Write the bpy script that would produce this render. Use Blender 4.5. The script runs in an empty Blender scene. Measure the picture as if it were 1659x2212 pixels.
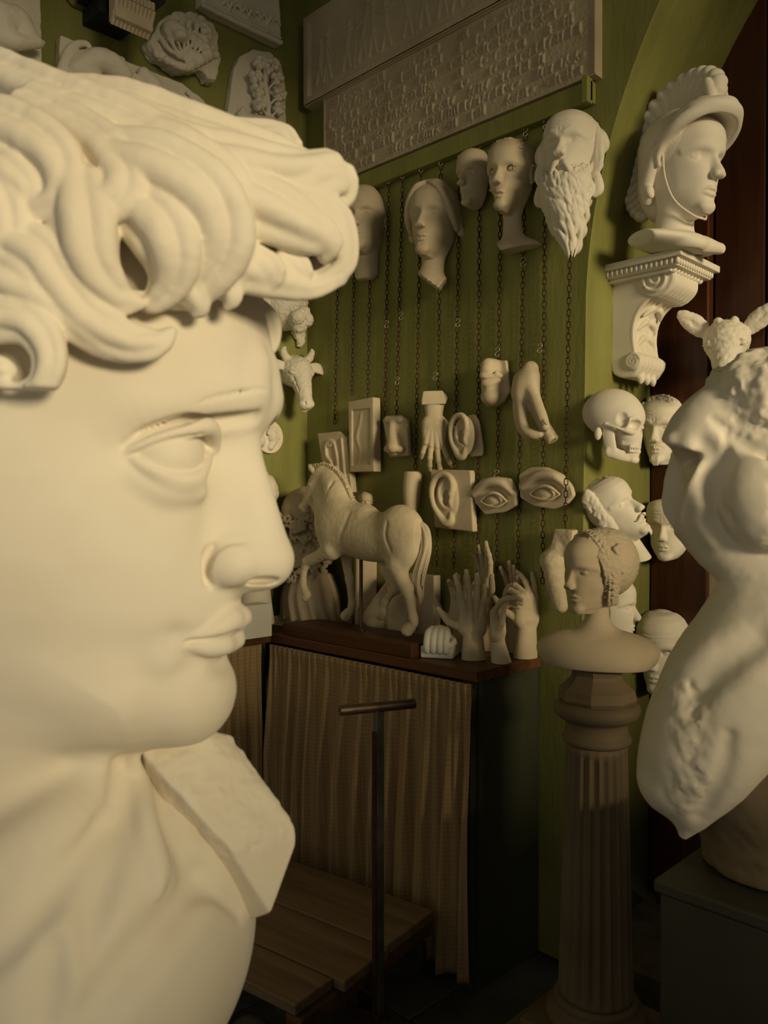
import bpy, bmesh, math, random
import numpy as np
from mathutils import Vector, Matrix, Euler

# ------------------------------------------------------------------ camera
FP = 1761.0                                   # focal length in pixels of the 1659 x 2212 frame
CAM = np.array([2.536, -2.10, 1.38])
PITCH = math.radians(0.68)
_r = np.array([math.cos(math.pi/4), math.sin(math.pi/4), 0.0])
_f0 = np.array([-math.sin(math.pi/4), math.cos(math.pi/4), 0.0])
_f = _f0*math.cos(PITCH) + np.array([0, 0, -1.0])*math.sin(PITCH)
_u = np.cross(_r, _f)
scene = bpy.context.scene
COL = scene.collection
cam_data = bpy.data.cameras.new('camera')
cam_data.sensor_fit = 'HORIZONTAL'
cam_data.sensor_width = 36.0
cam_data.lens = 36.0*FP/1659.0
cam_data.clip_start = 0.02
cam_data.dof.use_dof = True
cam_data.dof.focus_distance = 2.35
cam_data.dof.aperture_fstop = 9.0
cam = bpy.data.objects.new('camera', cam_data)
COL.objects.link(cam)
M = Matrix.Identity(4)
for i in range(3):
    M[i][0] = _r[i]; M[i][1] = _u[i]; M[i][2] = -_f[i]; M[i][3] = CAM[i]
cam.matrix_world = M
scene.camera = cam

# ------------------------------------------------------------------ world, light, exposure
world = bpy.data.worlds.new('world'); scene.world = world
world.use_nodes = True
bg = world.node_tree.nodes['Background']
bg.inputs[0].default_value = (1.0, 0.91, 0.75, 1)
bg.inputs[1].default_value = 0.31

def area_light(name, loc, target, sx, sy, power, color, spread=180):
    L = bpy.data.lights.new(name, 'AREA'); L.shape = 'RECTANGLE'; L.size = sx; L.size_y = sy
    L.energy = power; L.color = color; L.spread = math.radians(spread)
    o = bpy.data.objects.new(name, L); COL.objects.link(o)
    o.location = loc
    d = Vector(target) - Vector(loc)
    o.rotation_euler = d.to_track_quat('-Z', 'Y').to_euler()
    return o
area_light('window_daylight', (17.0, -3.2, 4.4), (0.9, -0.7, 1.3), 4.2, 3.2, 850, (1.0, 0.81, 0.48), 120)
scene.view_settings.view_transform = 'Standard'
scene.view_settings.look = 'None'
scene.view_settings.exposure = 0.0
scene.view_settings.gamma = 1.0
scene.view_settings.use_curve_mapping = False

# ------------------------------------------------------------------ picking helpers
def ray(px, py):
    return _f + _r*((px-829.5)/FP) + _u*((1106.0-py)/FP)
def at(px, py, depth): return CAM + ray(px, py)*depth
def onY(px, py, Y):
    d = ray(px, py); return CAM + d*((Y-CAM[1])/d[1])
def onX(px, py, X):
    d = ray(px, py); return CAM + d*((X-CAM[0])/d[0])
def onZ(px, py, Z):
    d = ray(px, py); return CAM + d*((Z-CAM[2])/d[2])
def mpp(P): return float(np.dot(np.array(P)-CAM, _f))/FP

# ------------------------------------------------------------------ materials
MATS = {}
def nodes_of(m):
    m.use_nodes = True
    nt = m.node_tree; b = nt.nodes['Principled BSDF']
    return nt, b
def N(nt, t, **kw):
    n = nt.nodes.new(t)
    for k, v in kw.items(): setattr(n, k, v)
    return n
def ramp(nt, stops):
    r = nt.nodes.new('ShaderNodeValToRGB')
    e = r.color_ramp.elements
    while len(e) < len(stops): e.new(0.5)
    for i, (p, c) in enumerate(stops):
        e[i].position = p; e[i].color = (c[0], c[1], c[2], 1)
    return r
def stone(name, col, col2, scale=6.0, rough=0.75, bump=0.15, bscale=60.0, dist=0.002, detail=6.0, coord='Object', spec=0.3):
    m = bpy.data.materials.new(name); nt, b = nodes_of(m)
    tc = N(nt, 'ShaderNodeTexCoord')
    n1 = N(nt, 'ShaderNodeTexNoise'); n1.inputs['Scale'].default_value = scale; n1.inputs['Detail'].default_value = detail
    nt.links.new(tc.outputs[coord], n1.inputs['Vector'])
    rp = ramp(nt, [(0.30, col2), (0.62, col)])
    nt.links.new(n1.outputs['Fac'], rp.inputs['Fac'])
    nt.links.new(rp.outputs['Color'], b.inputs['Base Color'])
    n2 = N(nt, 'ShaderNodeTexNoise'); n2.inputs['Scale'].default_value = bscale; n2.inputs['Detail'].default_value = 5
    nt.links.new(tc.outputs[coord], n2.inputs['Vector'])
    bp = N(nt, 'ShaderNodeBump'); bp.inputs['Strength'].default_value = bump; bp.inputs['Distance'].default_value = dist
    nt.links.new(n2.outputs['Fac'], bp.inputs['Height'])
    nt.links.new(bp.outputs['Normal'], b.inputs['Normal'])
    b.inputs['Roughness'].default_value = rough
    b.inputs['Specular IOR Level'].default_value = spec
    MATS[name] = m
    return m
stone('plaster', (0.80, 0.745, 0.64), (0.72, 0.655, 0.54), scale=5.0, bump=0.10, bscale=90, dist=0.0015)
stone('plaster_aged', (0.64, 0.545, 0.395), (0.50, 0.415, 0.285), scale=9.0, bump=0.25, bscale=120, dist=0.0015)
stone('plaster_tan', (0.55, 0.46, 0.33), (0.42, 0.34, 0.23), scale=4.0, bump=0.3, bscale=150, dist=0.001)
stone('plaster_white', (0.82, 0.79, 0.72), (0.76, 0.72, 0.63), scale=4.0, bump=0.08, bscale=70, dist=0.0015)
stone('terracotta_paint', (0.200, 0.150, 0.090), (0.150, 0.110, 0.066), scale=5.0, bump=0.2, bscale=60, rough=0.7)
stone('dark_box', (0.058, 0.055, 0.038), (0.036, 0.034, 0.025), scale=3.0, bump=0.3, bscale=40, rough=0.55)
stone('black_metal', (0.012, 0.011, 0.010), (0.02, 0.018, 0.015), scale=10, rough=0.5)
stone('rust', (0.060, 0.024, 0.014), (0.028, 0.013, 0.009), scale=60, rough=0.8, bump=0.4, bscale=200)
stone('bare_steel', (0.55, 0.52, 0.45), (0.35, 0.32, 0.28), scale=30, rough=0.3)
stone('grey_steel', (0.20, 0.20, 0.16), (0.12, 0.11, 0.09), scale=20, rough=0.5, bump=0.3, bscale=80)
stone('brown_steel', (0.15, 0.10, 0.07), (0.08, 0.055, 0.04), scale=25, rough=0.38)
stone('rubber', (0.05, 0.05, 0.044), (0.075, 0.072, 0.062), scale=12, rough=0.7)
stone('slate', (0.13, 0.125, 0.108), (0.065, 0.062, 0.055), scale=5, rough=0.55, bump=0.5, bscale=18, dist=0.006)
stone('stone_step', (0.16, 0.14, 0.10), (0.09, 0.075, 0.055), scale=14, rough=0.85, bump=0.6, bscale=90, dist=0.004)
for mm in ('bare_steel', 'grey_steel', 'brown_steel'):
    MATS[mm].node_tree.nodes['Principled BSDF'].inputs['Metallic'].default_value = 0.6

def green_paint(name, c1, c2, chip=(0.42, 0.37, 0.22)):
    m = bpy.data.materials.new(name); nt, b = nodes_of(m)
    tc = N(nt, 'ShaderNodeTexCoord')
    mp = N(nt, 'ShaderNodeMapping'); mp.inputs['Scale'].default_value = (3.0, 3.0, 0.7)
    nt.links.new(tc.outputs['Object'], mp.inputs['Vector'])
    n1 = N(nt, 'ShaderNodeTexNoise'); n1.inputs['Scale'].default_value = 2.2; n1.inputs['Detail'].default_value = 7
    nt.links.new(mp.outputs[0], n1.inputs['Vector'])
    rp = ramp(nt, [(0.32, c2), (0.66, c1)])
    nt.links.new(n1.outputs['Fac'], rp.inputs['Fac'])
    # worn scratches: thin bands of a distorted noise, kept to sparse patches
    n3 = N(nt, 'ShaderNodeTexNoise'); n3.inputs['Scale'].default_value = 26; n3.inputs['Detail'].default_value = 9; n3.inputs['Roughness'].default_value = 0.75; n3.inputs['Distortion'].default_value = 1.5
    nt.links.new(tc.outputs['Object'], n3.inputs['Vector'])
    r3 = ramp(nt, [(0.655, (0, 0, 0)), (0.70, (1, 1, 1))])
    nt.links.new(n3.outputs['Fac'], r3.inputs['Fac'])
    n4 = N(nt, 'ShaderNodeTexNoise'); n4.inputs['Scale'].default_value = 3.1; n4.inputs['Detail'].default_value = 3
    nt.links.new(tc.outputs['Object'], n4.inputs['Vector'])
    r4 = ramp(nt, [(0.52, (0, 0, 0)), (0.66, (1, 1, 1))])
    nt.links.new(n4.outputs['Fac'], r4.inputs['Fac'])
    mu = N(nt, 'ShaderNodeMath', operation='MULTIPLY')
    nt.links.new(r3.outputs['Color'], mu.inputs[0]); nt.links.new(r4.outputs['Color'], mu.inputs[1])
    mx = N(nt, 'ShaderNodeMixRGB'); mx.inputs['Color2'].default_value = (*chip, 1)
    nt.links.new(mu.outputs[0], mx.inputs['Fac']); nt.links.new(rp.outputs['Color'], mx.inputs['Color1'])
    nt.links.new(mx.outputs['Color'], b.inputs['Base Color'])
    n2 = N(nt, 'ShaderNodeTexNoise'); n2.inputs['Scale'].default_value = 45; n2.inputs['Detail'].default_value = 6
    mp2 = N(nt, 'ShaderNodeMapping'); mp2.inputs['Scale'].default_value = (1.6, 1.6, 0.35)
    nt.links.new(tc.outputs['Object'], mp2.inputs['Vector']); nt.links.new(mp2.outputs[0], n2.inputs['Vector'])
    bp = N(nt, 'ShaderNodeBump'); bp.inputs['Strength'].default_value = 0.35; bp.inputs['Distance'].default_value = 0.004
    nt.links.new(n2.outputs['Fac'], bp.inputs['Height']); nt.links.new(bp.outputs['Normal'], b.inputs['Normal'])
    b.inputs['Roughness'].default_value = 0.55; b.inputs['Specular IOR Level'].default_value = 0.35
    MATS[name] = m
green_paint('green_wall', (0.285, 0.285, 0.086), (0.188, 0.192, 0.052), chip=(0.62, 0.52, 0.30))
green_paint('green_panel', (0.060, 0.066, 0.036), (0.044, 0.048, 0.027), chip=(0.1, 0.1, 0.07))

def wood(name, c1, c2, scale=1.0, axis='X', rough=0.5, stretch=14.0):
    m = bpy.data.materials.new(name); nt, b = nodes_of(m)
    tc = N(nt, 'ShaderNodeTexCoord')
    mp = N(nt, 'ShaderNodeMapping')
    s = {'X': (1, stretch, stretch), 'Y': (stretch, 1, stretch), 'Z': (stretch, stretch, 1)}[axis]
    mp.inputs['Scale'].default_value = tuple(v*scale for v in s)
    nt.links.new(tc.outputs['Object'], mp.inputs['Vector'])
    n1 = N(nt, 'ShaderNodeTexNoise'); n1.inputs['Scale'].default_value = 2.0; n1.inputs['Detail'].default_value = 9; n1.inputs['Distortion'].default_value = 0.6
    nt.links.new(mp.outputs[0], n1.inputs['Vector'])
    rp = ramp(nt, [(0.32, c2), (0.68, c1)])
    nt.links.new(n1.outputs['Fac'], rp.inputs['Fac']); nt.links.new(rp.outputs['Color'], b.inputs['Base Color'])
    bp = N(nt, 'ShaderNodeBump'); bp.inputs['Strength'].default_value = 0.3; bp.inputs['Distance'].default_value = 0.002
    nt.links.new(n1.outputs['Fac'], bp.inputs['Height']); nt.links.new(bp.outputs['Normal'], b.inputs['Normal'])
    b.inputs['Roughness'].default_value = rough; b.inputs['Specular IOR Level'].default_value = 0.35
    MATS[name] = m
wood('wood_top', (0.150, 0.062, 0.026), (0.085, 0.034, 0.015), axis='X')
wood('wood_base', (0.105, 0.036, 0.014), (0.062, 0.021, 0.009), axis='X')
wood('wood_door', (0.075, 0.023, 0.008), (0.040, 0.012, 0.005), axis='Z', rough=0.4)
wood('wood_cart', (0.29, 0.200, 0.130), (0.17, 0.115, 0.075), axis='X', rough=0.7)
wood('wood_cart_end', (0.16, 0.075, 0.032), (0.08, 0.04, 0.02), axis='X', rough=0.7)

def cloth(name, base, thread, dark):
    m = bpy.data.materials.new(name); nt, b = nodes_of(m)
    uv = N(nt, 'ShaderNodeUVMap'); uv.uv_map = 'UVMap'
    sep = N(nt, 'ShaderNodeSeparateXYZ'); nt.links.new(uv.outputs[0], sep.inputs[0])
    outs = []
    for ax, per in (('X', 0.0115), ('Y', 0.0135)):
        a = N(nt, 'ShaderNodeMath', operation='DIVIDE'); a.inputs[1].default_value = per
        nt.links.new(sep.outputs[ax], a.inputs[0])
        fr = N(nt, 'ShaderNodeMath', operation='FRACT'); nt.links.new(a.outputs[0], fr.inputs[0])
        lt = N(nt, 'ShaderNodeMath', operation='LESS_THAN'); lt.inputs[1].default_value = 0.10
        nt.links.new(fr.outputs[0], lt.inputs[0]); outs.append(lt)
    mxm = N(nt, 'ShaderNodeMath', operation='MAXIMUM')
    nt.links.new(outs[0].outputs[0], mxm.inputs[0]); nt.links.new(outs[1].outputs[0], mxm.inputs[1])
    hf = N(nt, 'ShaderNodeMath', operation='MULTIPLY'); hf.inputs[1].default_value = 0.38
    nt.links.new(mxm.outputs[0], hf.inputs[0])
    n1 = N(nt, 'ShaderNodeTexNoise'); n1.inputs['Scale'].default_value = 5; n1.inputs['Detail'].default_value = 4
    mp = N(nt, 'ShaderNodeMapping'); mp.inputs['Scale'].default_value = (60, 3, 1)
    nt.links.new(uv.outputs[0], mp.inputs[0]); nt.links.new(mp.outputs[0], n1.inputs['Vector'])
    rp = ramp(nt, [(0.3, dark), (0.7, base)]); nt.links.new(n1.outputs['Fac'], rp.inputs[0])
    mx = N(nt, 'ShaderNodeMixRGB'); mx.inputs['Color2'].default_value = (*thread, 1)
    nt.links.new(hf.outputs[0], mx.inputs['Fac']); nt.links.new(rp.outputs['Color'], mx.inputs['Color1'])
    nt.links.new(mx.outputs['Color'], b.inputs['Base Color'])
    b.inputs['Roughness'].default_value = 0.9; b.inputs['Specular IOR Level'].default_value = 0.1
    MATS[name] = m
cloth('cloth', (0.37, 0.255, 0.135), (0.64, 0.52, 0.29), (0.31, 0.21, 0.108))

# ------------------------------------------------------------------ object helpers
def tag(o, label=None, cat=None, group=None, kind=None):
    if label: o['label'] = label
    if cat: o['category'] = cat
    if group: o['group'] = group
    if kind: o['kind'] = kind
    return o
def empty(name, loc=(0, 0, 0), rz=0.0):
    o = bpy.data.objects.new(name, None); COL.objects.link(o)
    o.location = loc; o.rotation_euler = (0, 0, rz); o.empty_display_size = 0.05
    return o
def mesh_np(name, V, Q, smooth=True):
    me = bpy.data.meshes.new(name)
    V = np.ascontiguousarray(V, dtype=np.float32); Q = np.ascontiguousarray(Q, dtype=np.int32)
    n = Q.shape[1]
    me.vertices.add(len(V)); me.vertices.foreach_set('co', V.ravel())
    me.loops.add(Q.size); me.loops.foreach_set('vertex_index', Q.ravel())
    me.polygons.add(len(Q))
    me.polygons.foreach_set('loop_start', np.arange(len(Q), dtype=np.int32)*n)
    try: me.polygons.foreach_set('loop_total', np.full(len(Q), n, dtype=np.int32))
    except Exception: pass
    me.polygons.foreach_set('use_smooth', np.full(len(Q), smooth, dtype=bool))
    me.update(calc_edges=True); me.validate()
    return me
def link_mesh(name, me, mat, parent=None):
    o = bpy.data.objects.new(name, me); COL.objects.link(o)
    if mat: me.materials.append(MATS[mat])
    if parent: o.parent = parent
    return o
def bm_obj(name, bm, mat, parent=None, smooth=False):
    me = bpy.data.meshes.new(name)
    bmesh.ops.recalc_face_normals(bm, faces=bm.faces)
    bm.to_mesh(me); bm.free()
    if smooth:
        for p in me.polygons: p.use_smooth = True
    return link_mesh(name, me, mat, parent)
def bm_box(bm, c, s, bevel=0.0, rot=None, seg=2):
    r = bmesh.ops.create_cube(bm, size=1.0)
    vs = r['verts']
    for v in vs: v.co = Vector((v.co.x*s[0], v.co.y*s[1], v.co.z*s[2]))
    if bevel:
        es = list({e for v in vs for e in v.link_edges})
        rb = bmesh.ops.bevel(bm, geom=es, offset=bevel, segments=seg, affect='EDGES', profile=0.5)
        vs = list({v for f in rb['faces'] for v in f.verts} | {v for v in vs if v.is_valid})
    mt = Matrix.Translation(Vector(c)) @ (rot.to_4x4() if rot is not None else Matrix.Identity(4))
    bmesh.ops.transform(bm, matrix=mt, verts=vs)
    return vs
def bm_cyl(bm, a, b, ra, rb=None, seg=20):
    a = Vector(a); b = Vector(b); rb = ra if rb is None else rb
    d = b-a
    r = bmesh.ops.create_cone(bm, cap_ends=True, segments=seg, radius1=ra, radius2=rb, depth=d.length)
    q = d.to_track_quat('Z', 'Y').to_matrix().to_4x4()
    bmesh.ops.transform(bm, matrix=Matrix.Translation((a+b)/2) @ q, verts=r['verts'])
def bm_lathe(bm, prof, seg=48, center=(0, 0, 0)):
    rings = []
    for (r, z) in prof:
        rings.append([bm.verts.new((center[0]+r*math.cos(2*math.pi*i/seg), center[1]+r*math.sin(2*math.pi*i/seg), center[2]+z)) for i in range(seg)])
    for a, b in zip(rings[:-1], rings[1:]):
        for i in range(seg):
            bm.faces.new((a[i], a[(i+1) % seg], b[(i+1) % seg], b[i]))
    bm.faces.new(rings[0][::-1]); bm.faces.new(rings[-1])
def box_obj(name, c, s, mat, parent=None, bevel=0.003, rot=None):
    bm = bmesh.new(); bm_box(bm, (0, 0, 0), s, bevel)
    o = bm_obj(name, bm, mat, parent)
    o.location = c
    if rot is not None: o.rotation_euler = rot
    return o

# ------------------------------------------------------------------ volume modelling (signed distance grid -> surface net)
def rotm(rx=0, ry=0, rz=0):
    return np.array(Euler((math.radians(rx), math.radians(ry), math.radians(rz)), 'XYZ').to_matrix())
def crom(pts, n=6):
    P = np.array(pts, float)
    if len(P) < 3:
        t = np.linspace(0, 1, n+1)[:, None]; return P[0]*(1-t)+P[1]*t
    P = np.vstack([2*P[0]-P[1], P, 2*P[-1]-P[-2]])
    out = []
    for i in range(1, len(P)-2):
        for k in range(n):
            t = k/n
            out.append(0.5*((2*P[i])+(-P[i-1]+P[i+1])*t+(2*P[i-1]-5*P[i]+4*P[i+1]-P[i+2])*t*t+(-P[i-1]+3*P[i]-3*P[i+1]+P[i+2])*t**3))
    out.append(P[-2])
    return np.array(out)
_rng = np.random.default_rng(7)
_LAT = _rng.random((32, 32, 32)).astype(np.float32)
def vnoise(x, y, z):
    xi = np.floor(x).astype(np.int32); yi = np.floor(y).astype(np.int32); zi = np.floor(z).astype(np.int32)
    fx = x-xi; fy = y-yi; fz = z-zi
    fx = fx*fx*(3-2*fx); fy = fy*fy*(3-2*fy); fz = fz*fz*(3-2*fz)
    def L(a, b, c): return _LAT[(xi+a) & 31, (yi+b) & 31, (zi+c) & 31]
    c00 = L(0,0,0)*(1-fx)+L(1,0,0)*fx; c10 = L(0,1,0)*(1-fx)+L(1,1,0)*fx
    c01 = L(0,0,1)*(1-fx)+L(1,0,1)*fx; c11 = L(0,1,1)*(1-fx)+L(1,1,1)*fx
    return ((c00*(1-fy)+c10*fy)*(1-fz)+(c01*(1-fy)+c11*fy)*fz)*2-1
def smin(a, b, k):
    if k <= 0: return np.minimum(a, b)
    h = np.maximum(k-np.abs(a-b), 0)/k
    return np.minimum(a, b)-h*h*k*0.25

class Vol:
    def __init__(s, lo, hi, h):
        s.lo = np.array(lo, float); s.h = float(h)
        s.n = np.ceil((np.array(hi, float)-s.lo)/h).astype(int)+1
        s.F = np.full(tuple(s.n), 1e3, np.float32)
        s.ax = [(s.lo[i]+h*np.arange(s.n[i])).astype(np.float32) for i in range(3)]
    def win(s, lo, hi, pad):
        a = np.floor((np.array(lo)-pad-s.lo)/s.h).astype(int); b = np.ceil((np.array(hi)+pad-s.lo)/s.h).astype(int)+1
        a = np.clip(a, 0, s.n); b = np.clip(b, 0, s.n)
        if np.any(b <= a): return None
        sl = tuple(slice(a[i], b[i]) for i in range(3))
        X = s.ax[0][sl[0]][:, None, None]; Y = s.ax[1][sl[1]][None, :, None]; Z = s.ax[2][sl[2]][None, None, :]
        return sl, X, Y, Z
    def put(s, sl, d, k, sub=False):
        if sub: s.F[sl] = -smin(-s.F[sl], d, k)
        else: s.F[sl] = smin(s.F[sl], d, k)
    def ell(s, c, r, k=0.0, R=None, sub=False):
        c = np.array(c, float); r = np.array([r]*3 if np.isscalar(r) else r, float)
        m = r if R is None else np.abs(R) @ r
        w = s.win(c-m, c+m, k+3*s.h)
        if w is None: return s
        sl, X, Y, Z = w
        X = X-c[0]; Y = Y-c[1]; Z = Z-c[2]
        if R is not None:
            X, Y, Z = (R[0, 0]*X+R[1, 0]*Y+R[2, 0]*Z, R[0, 1]*X+R[1, 1]*Y+R[2, 1]*Z, R[0, 2]*X+R[1, 2]*Y+R[2, 2]*Z)
        k0 = np.sqrt((X/r[0])**2+(Y/r[1])**2+(Z/r[2])**2)
        k1 = np.sqrt((X/r[0]**2)**2+(Y/r[1]**2)**2+(Z/r[2]**2)**2)+1e-9
        s.put(sl, (k0*(k0-1)/k1).astype(np.float32), k, sub)
        return s
    def tube(s, pts, rad, k=0.0, n=5, sub=False, smooth=True, flat=None):
        # flat = (axis vector, factor > 1): squashes the tube along that axis
        P = np.array(pts, float); rad = np.full(len(P), rad, float) if np.isscalar(rad) else np.array(rad, float)
        if len(P) > 2 and smooth:
            Q = crom(np.hstack([P, rad[:, None]]), n); P = Q[:, :3]; rad = np.maximum(Q[:, 3], 1e-4)
        rm = rad.max()
        w = s.win(P.min(0)-rm, P.max(0)+rm, k+3*s.h)
        if w is None: return s
        sl0 = w[0]
        T = np.full(tuple(x.stop-x.start for x in sl0), 1e3, np.float32)
        for a, b, ra, rb in zip(P[:-1], P[1:], rad[:-1], rad[1:]):
            r2 = max(ra, rb)
            w = s.win(np.minimum(a, b)-r2, np.maximum(a, b)+r2, k+3*s.h)
            if w is None: continue
            sl, X, Y, Z = w
            ab = b-a; L2 = float(ab @ ab)+1e-12
            dx, dy, dz = X-a[0], Y-a[1], Z-a[2]
            t = np.clip((dx*ab[0]+dy*ab[1]+dz*ab[2])/L2, 0, 1)
            ex, ey, ez = dx-t*ab[0], dy-t*ab[1], dz-t*ab[2]
            q = ex*ex+ey*ey+ez*ez
            if flat is not None:
                ax = np.array(flat[0], float); ax /= np.linalg.norm(ax)
                e = ex*ax[0]+ey*ax[1]+ez*ax[2]
                q = q+e*e*(flat[1]**2-1)
            d = np.sqrt(q)-(ra+t*(rb-ra))
            ls = tuple(slice(sl[i].start-sl0[i].start, sl[i].stop-sl0[i].start) for i in range(3))
            T[ls] = np.minimum(T[ls], d)
        s.put(sl0, T, k, sub)
        return s
    def box(s, c, half, r=0.0, k=0.0, R=None, sub=False):
        c = np.array(c, float); half = np.array(half, float)
        m = half if R is None else np.abs(R) @ half
        w = s.win(c-m, c+m, k+3*s.h)
        if w is None: return s
        sl, X, Y, Z = w
        X = X-c[0]; Y = Y-c[1]; Z = Z-c[2]
        if R is not None:
            X, Y, Z = (R[0, 0]*X+R[1, 0]*Y+R[2, 0]*Z, R[0, 1]*X+R[1, 1]*Y+R[2, 1]*Z, R[0, 2]*X+R[1, 2]*Y+R[2, 2]*Z)
        qx = np.abs(X)-half[0]+r; qy = np.abs(Y)-half[1]+r; qz = np.abs(Z)-half[2]+r
        d = np.sqrt(np.maximum(qx, 0)**2+np.maximum(qy, 0)**2+np.maximum(qz, 0)**2)+np.minimum(np.maximum(np.maximum(qx, qy), qz), 0)-r
        s.put(sl, d.astype(np.float32), k, sub)
        return s
    def hull(s, planes, lo, hi, ks=0.0, k=0.0, namp=0.0, nsc=1.0):
        w = s.win(lo, hi, k+3*s.h)
        sl, X, Y, Z = w
        d = None
        for (n, o) in planes:
            q = (n[0]*X+n[1]*Y+n[2]*Z-o).astype(np.float32)
            d = q if d is None else -smin(-d, -q, ks)
        if namp:
            d = d+namp*vnoise(X/nsc+0*Y+0*Z, Y/nsc+0*X+0*Z, Z/nsc+0*X+0*Y)+0.5*namp*vnoise(2.3*X/nsc+0*Y+0*Z+5, 2.3*Y/nsc+0*X+0*Z, 2.3*Z/nsc+0*X+0*Y)
        s.put(sl, d.astype(np.float32), k)
        return s
    def cut(s, n, p, k=0.0):
        # keep the half space n.(x-p) < 0
        n = np.array(n, float); n /= np.linalg.norm(n); o = float(n @ np.array(p, float))
        q = (n[0]*s.ax[0][:, None, None]+n[1]*s.ax[1][None, :, None]+n[2]*s.ax[2][None, None, :]-o)
        s.F = -smin(-s.F, -q.astype(np.float32), k)
        return s
    def front(s, Fyz, x0, k=0.0):
        # solid between x0 and the height map x = F(y, z)
        Y = s.ax[1][:, None]; Z = s.ax[2][None, :]
        H = Fyz(Y+0*Z, Z+0*Y).astype(np.float32)
        gy, gz = np.gradient(H, s.h)
        sc = 1/np.sqrt(1+np.minimum(gy*gy+gz*gz, 25))
        X = s.ax[0][:, None, None]
        d = np.maximum((X-H[None])*sc[None], x0-X)
        s.F = smin(s.F, d.astype(np.float32), k)
        return s
    def hit(s, o, d, t0, t1):
        # first surface point along a ray (local units)
        t = np.arange(t0, t1, s.h*.5); P = np.array(o)[None]+t[:, None]*np.array(d)[None]
        I = np.round((P-s.lo)/s.h).astype(int); ok = np.all((I >= 0) & (I < s.n), 1)
        f = np.full(len(t), 1e3); J = I[ok]; f[ok] = s.F[J[:, 0], J[:, 1], J[:, 2]]
        i = np.argmax(f < 0)
        return P[i] if f[i] < 0 else None
    def noise(s, amp, sc, lo=None, hi=None, fall=0.0, ridge=False):
        lo = s.lo if lo is None else np.array(lo); hi = s.lo+s.h*(s.n-1) if hi is None else np.array(hi)
        w = s.win(lo, hi, 0)
        if w is None: return s
        sl, X, Y, Z = w
        sub = s.F[sl]; msk = np.abs(sub) < amp*2.5+3*s.h
        ii = np.nonzero(msk)
        x = X.ravel()[ii[0]]; y = Y.ravel()[ii[1]]; z = Z.ravel()[ii[2]]
        v = vnoise(x/sc, y/sc, z/sc)+0.5*vnoise(2.1*x/sc+7, 2.1*y/sc, 2.1*z/sc)+0.25*vnoise(4.3*x/sc, 4.3*y/sc+3, 4.3*z/sc)
        if ridge: v = np.abs(v)*2-0.6
        if fall > 0:
            e = np.minimum.reduce([x-lo[0], hi[0]-x, y-lo[1], hi[1]-y, z-lo[2], hi[2]-z])
            v = v*np.clip(e/fall, 0, 1)
        sub[msk] += (amp*v).astype(np.float32)
        s.F[sl] = sub
        return s
    def mesh(s):
        F = s.F
        F[0] = np.maximum(F[0], 1e-3); F[-1] = np.maximum(F[-1], 1e-3)
        F[:, 0] = np.maximum(F[:, 0], 1e-3); F[:, -1] = np.maximum(F[:, -1], 1e-3)
        F[:, :, 0] = np.maximum(F[:, :, 0], 1e-3); F[:, :, -1] = np.maximum(F[:, :, -1], 1e-3)
        I = F < 0
        n = I.shape
        cnt = np.zeros((n[0]-1, n[1]-1, n[2]-1), np.int8)
        for a in (0, 1):
            for b in (0, 1):
                for c in (0, 1):
                    cnt += I[a:n[0]-1+a, b:n[1]-1+b, c:n[2]-1+c]
        act = (cnt > 0) & (cnt < 8)
        idx = np.nonzero(act)
        ids = np.full(act.shape, -1, np.int32); ids[idx] = np.arange(len(idx[0]), dtype=np.int32)
        i, j, k = idx
        val = {}
        for a in (0, 1):
            for b in (0, 1):
                for c in (0, 1):
                    val[a, b, c] = F[i+a, j+b, k+c]
        acc = np.zeros((len(i), 3)); num = np.zeros(len(i))
        for ax in range(3):
            for p in (0, 1):
                for q in (0, 1):
                    c0 = [p, q]; c0.insert(ax, 0); c1 = [p, q]; c1.insert(ax, 1)
                    v0 = val[tuple(c0)]; v1 = val[tuple(c1)]
                    m = (v0 < 0) != (v1 < 0)
                    t = np.where(m, v0/np.where(m, v0-v1, 1), 0)
                    pos = np.tile(np.array(c0, float), (len(i), 1)); pos[:, ax] = t
                    acc += pos*m[:, None]; num += m
        V = s.lo+s.h*(np.stack([i, j, k], 1)+acc/np.maximum(num, 1)[:, None])
        quads = []
        for ax in range(3):
            o1, o2 = [(1, 2), (2, 0), (0, 1)][ax]
            A = [slice(0, n[0]), slice(0, n[1]), slice(0, n[2])]; B = list(A)
            A[ax] = slice(0, n[ax]-1); B[ax] = slice(1, n[ax])
            for o in (o1, o2): A[o] = slice(1, n[o]-1); B[o] = slice(1, n[o]-1)
            S0 = I[tuple(A)]; S1 = I[tuple(B)]
            for flip, mk in ((False, S0 & ~S1), (True, ~S0 & S1)):
                e = list(np.nonzero(mk))
                e[o1] = e[o1]+1; e[o2] = e[o2]+1
                def cell(d1, d2):
                    q = [e[0], e[1], e[2]]
                    q[o1] = q[o1]-d1; q[o2] = q[o2]-d2
                    return ids[q[0], q[1], q[2]]
                qd = np.stack([cell(1, 1), cell(0, 1), cell(0, 0), cell(1, 0)], 1)
                quads.append(qd[:, ::-1] if flip else qd)
        Q = np.concatenate(quads)
        Q = Q[(Q >= 0).all(1)]
        return V, Q
    def obj(s, name, mat, parent=None, scale=1.0, xf=None):
        V, Q = s.mesh()
        V = V*scale
        if xf is not None: V = xf(V)
        return link_mesh(name, mesh_np(name, V, Q), mat, parent)
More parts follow.
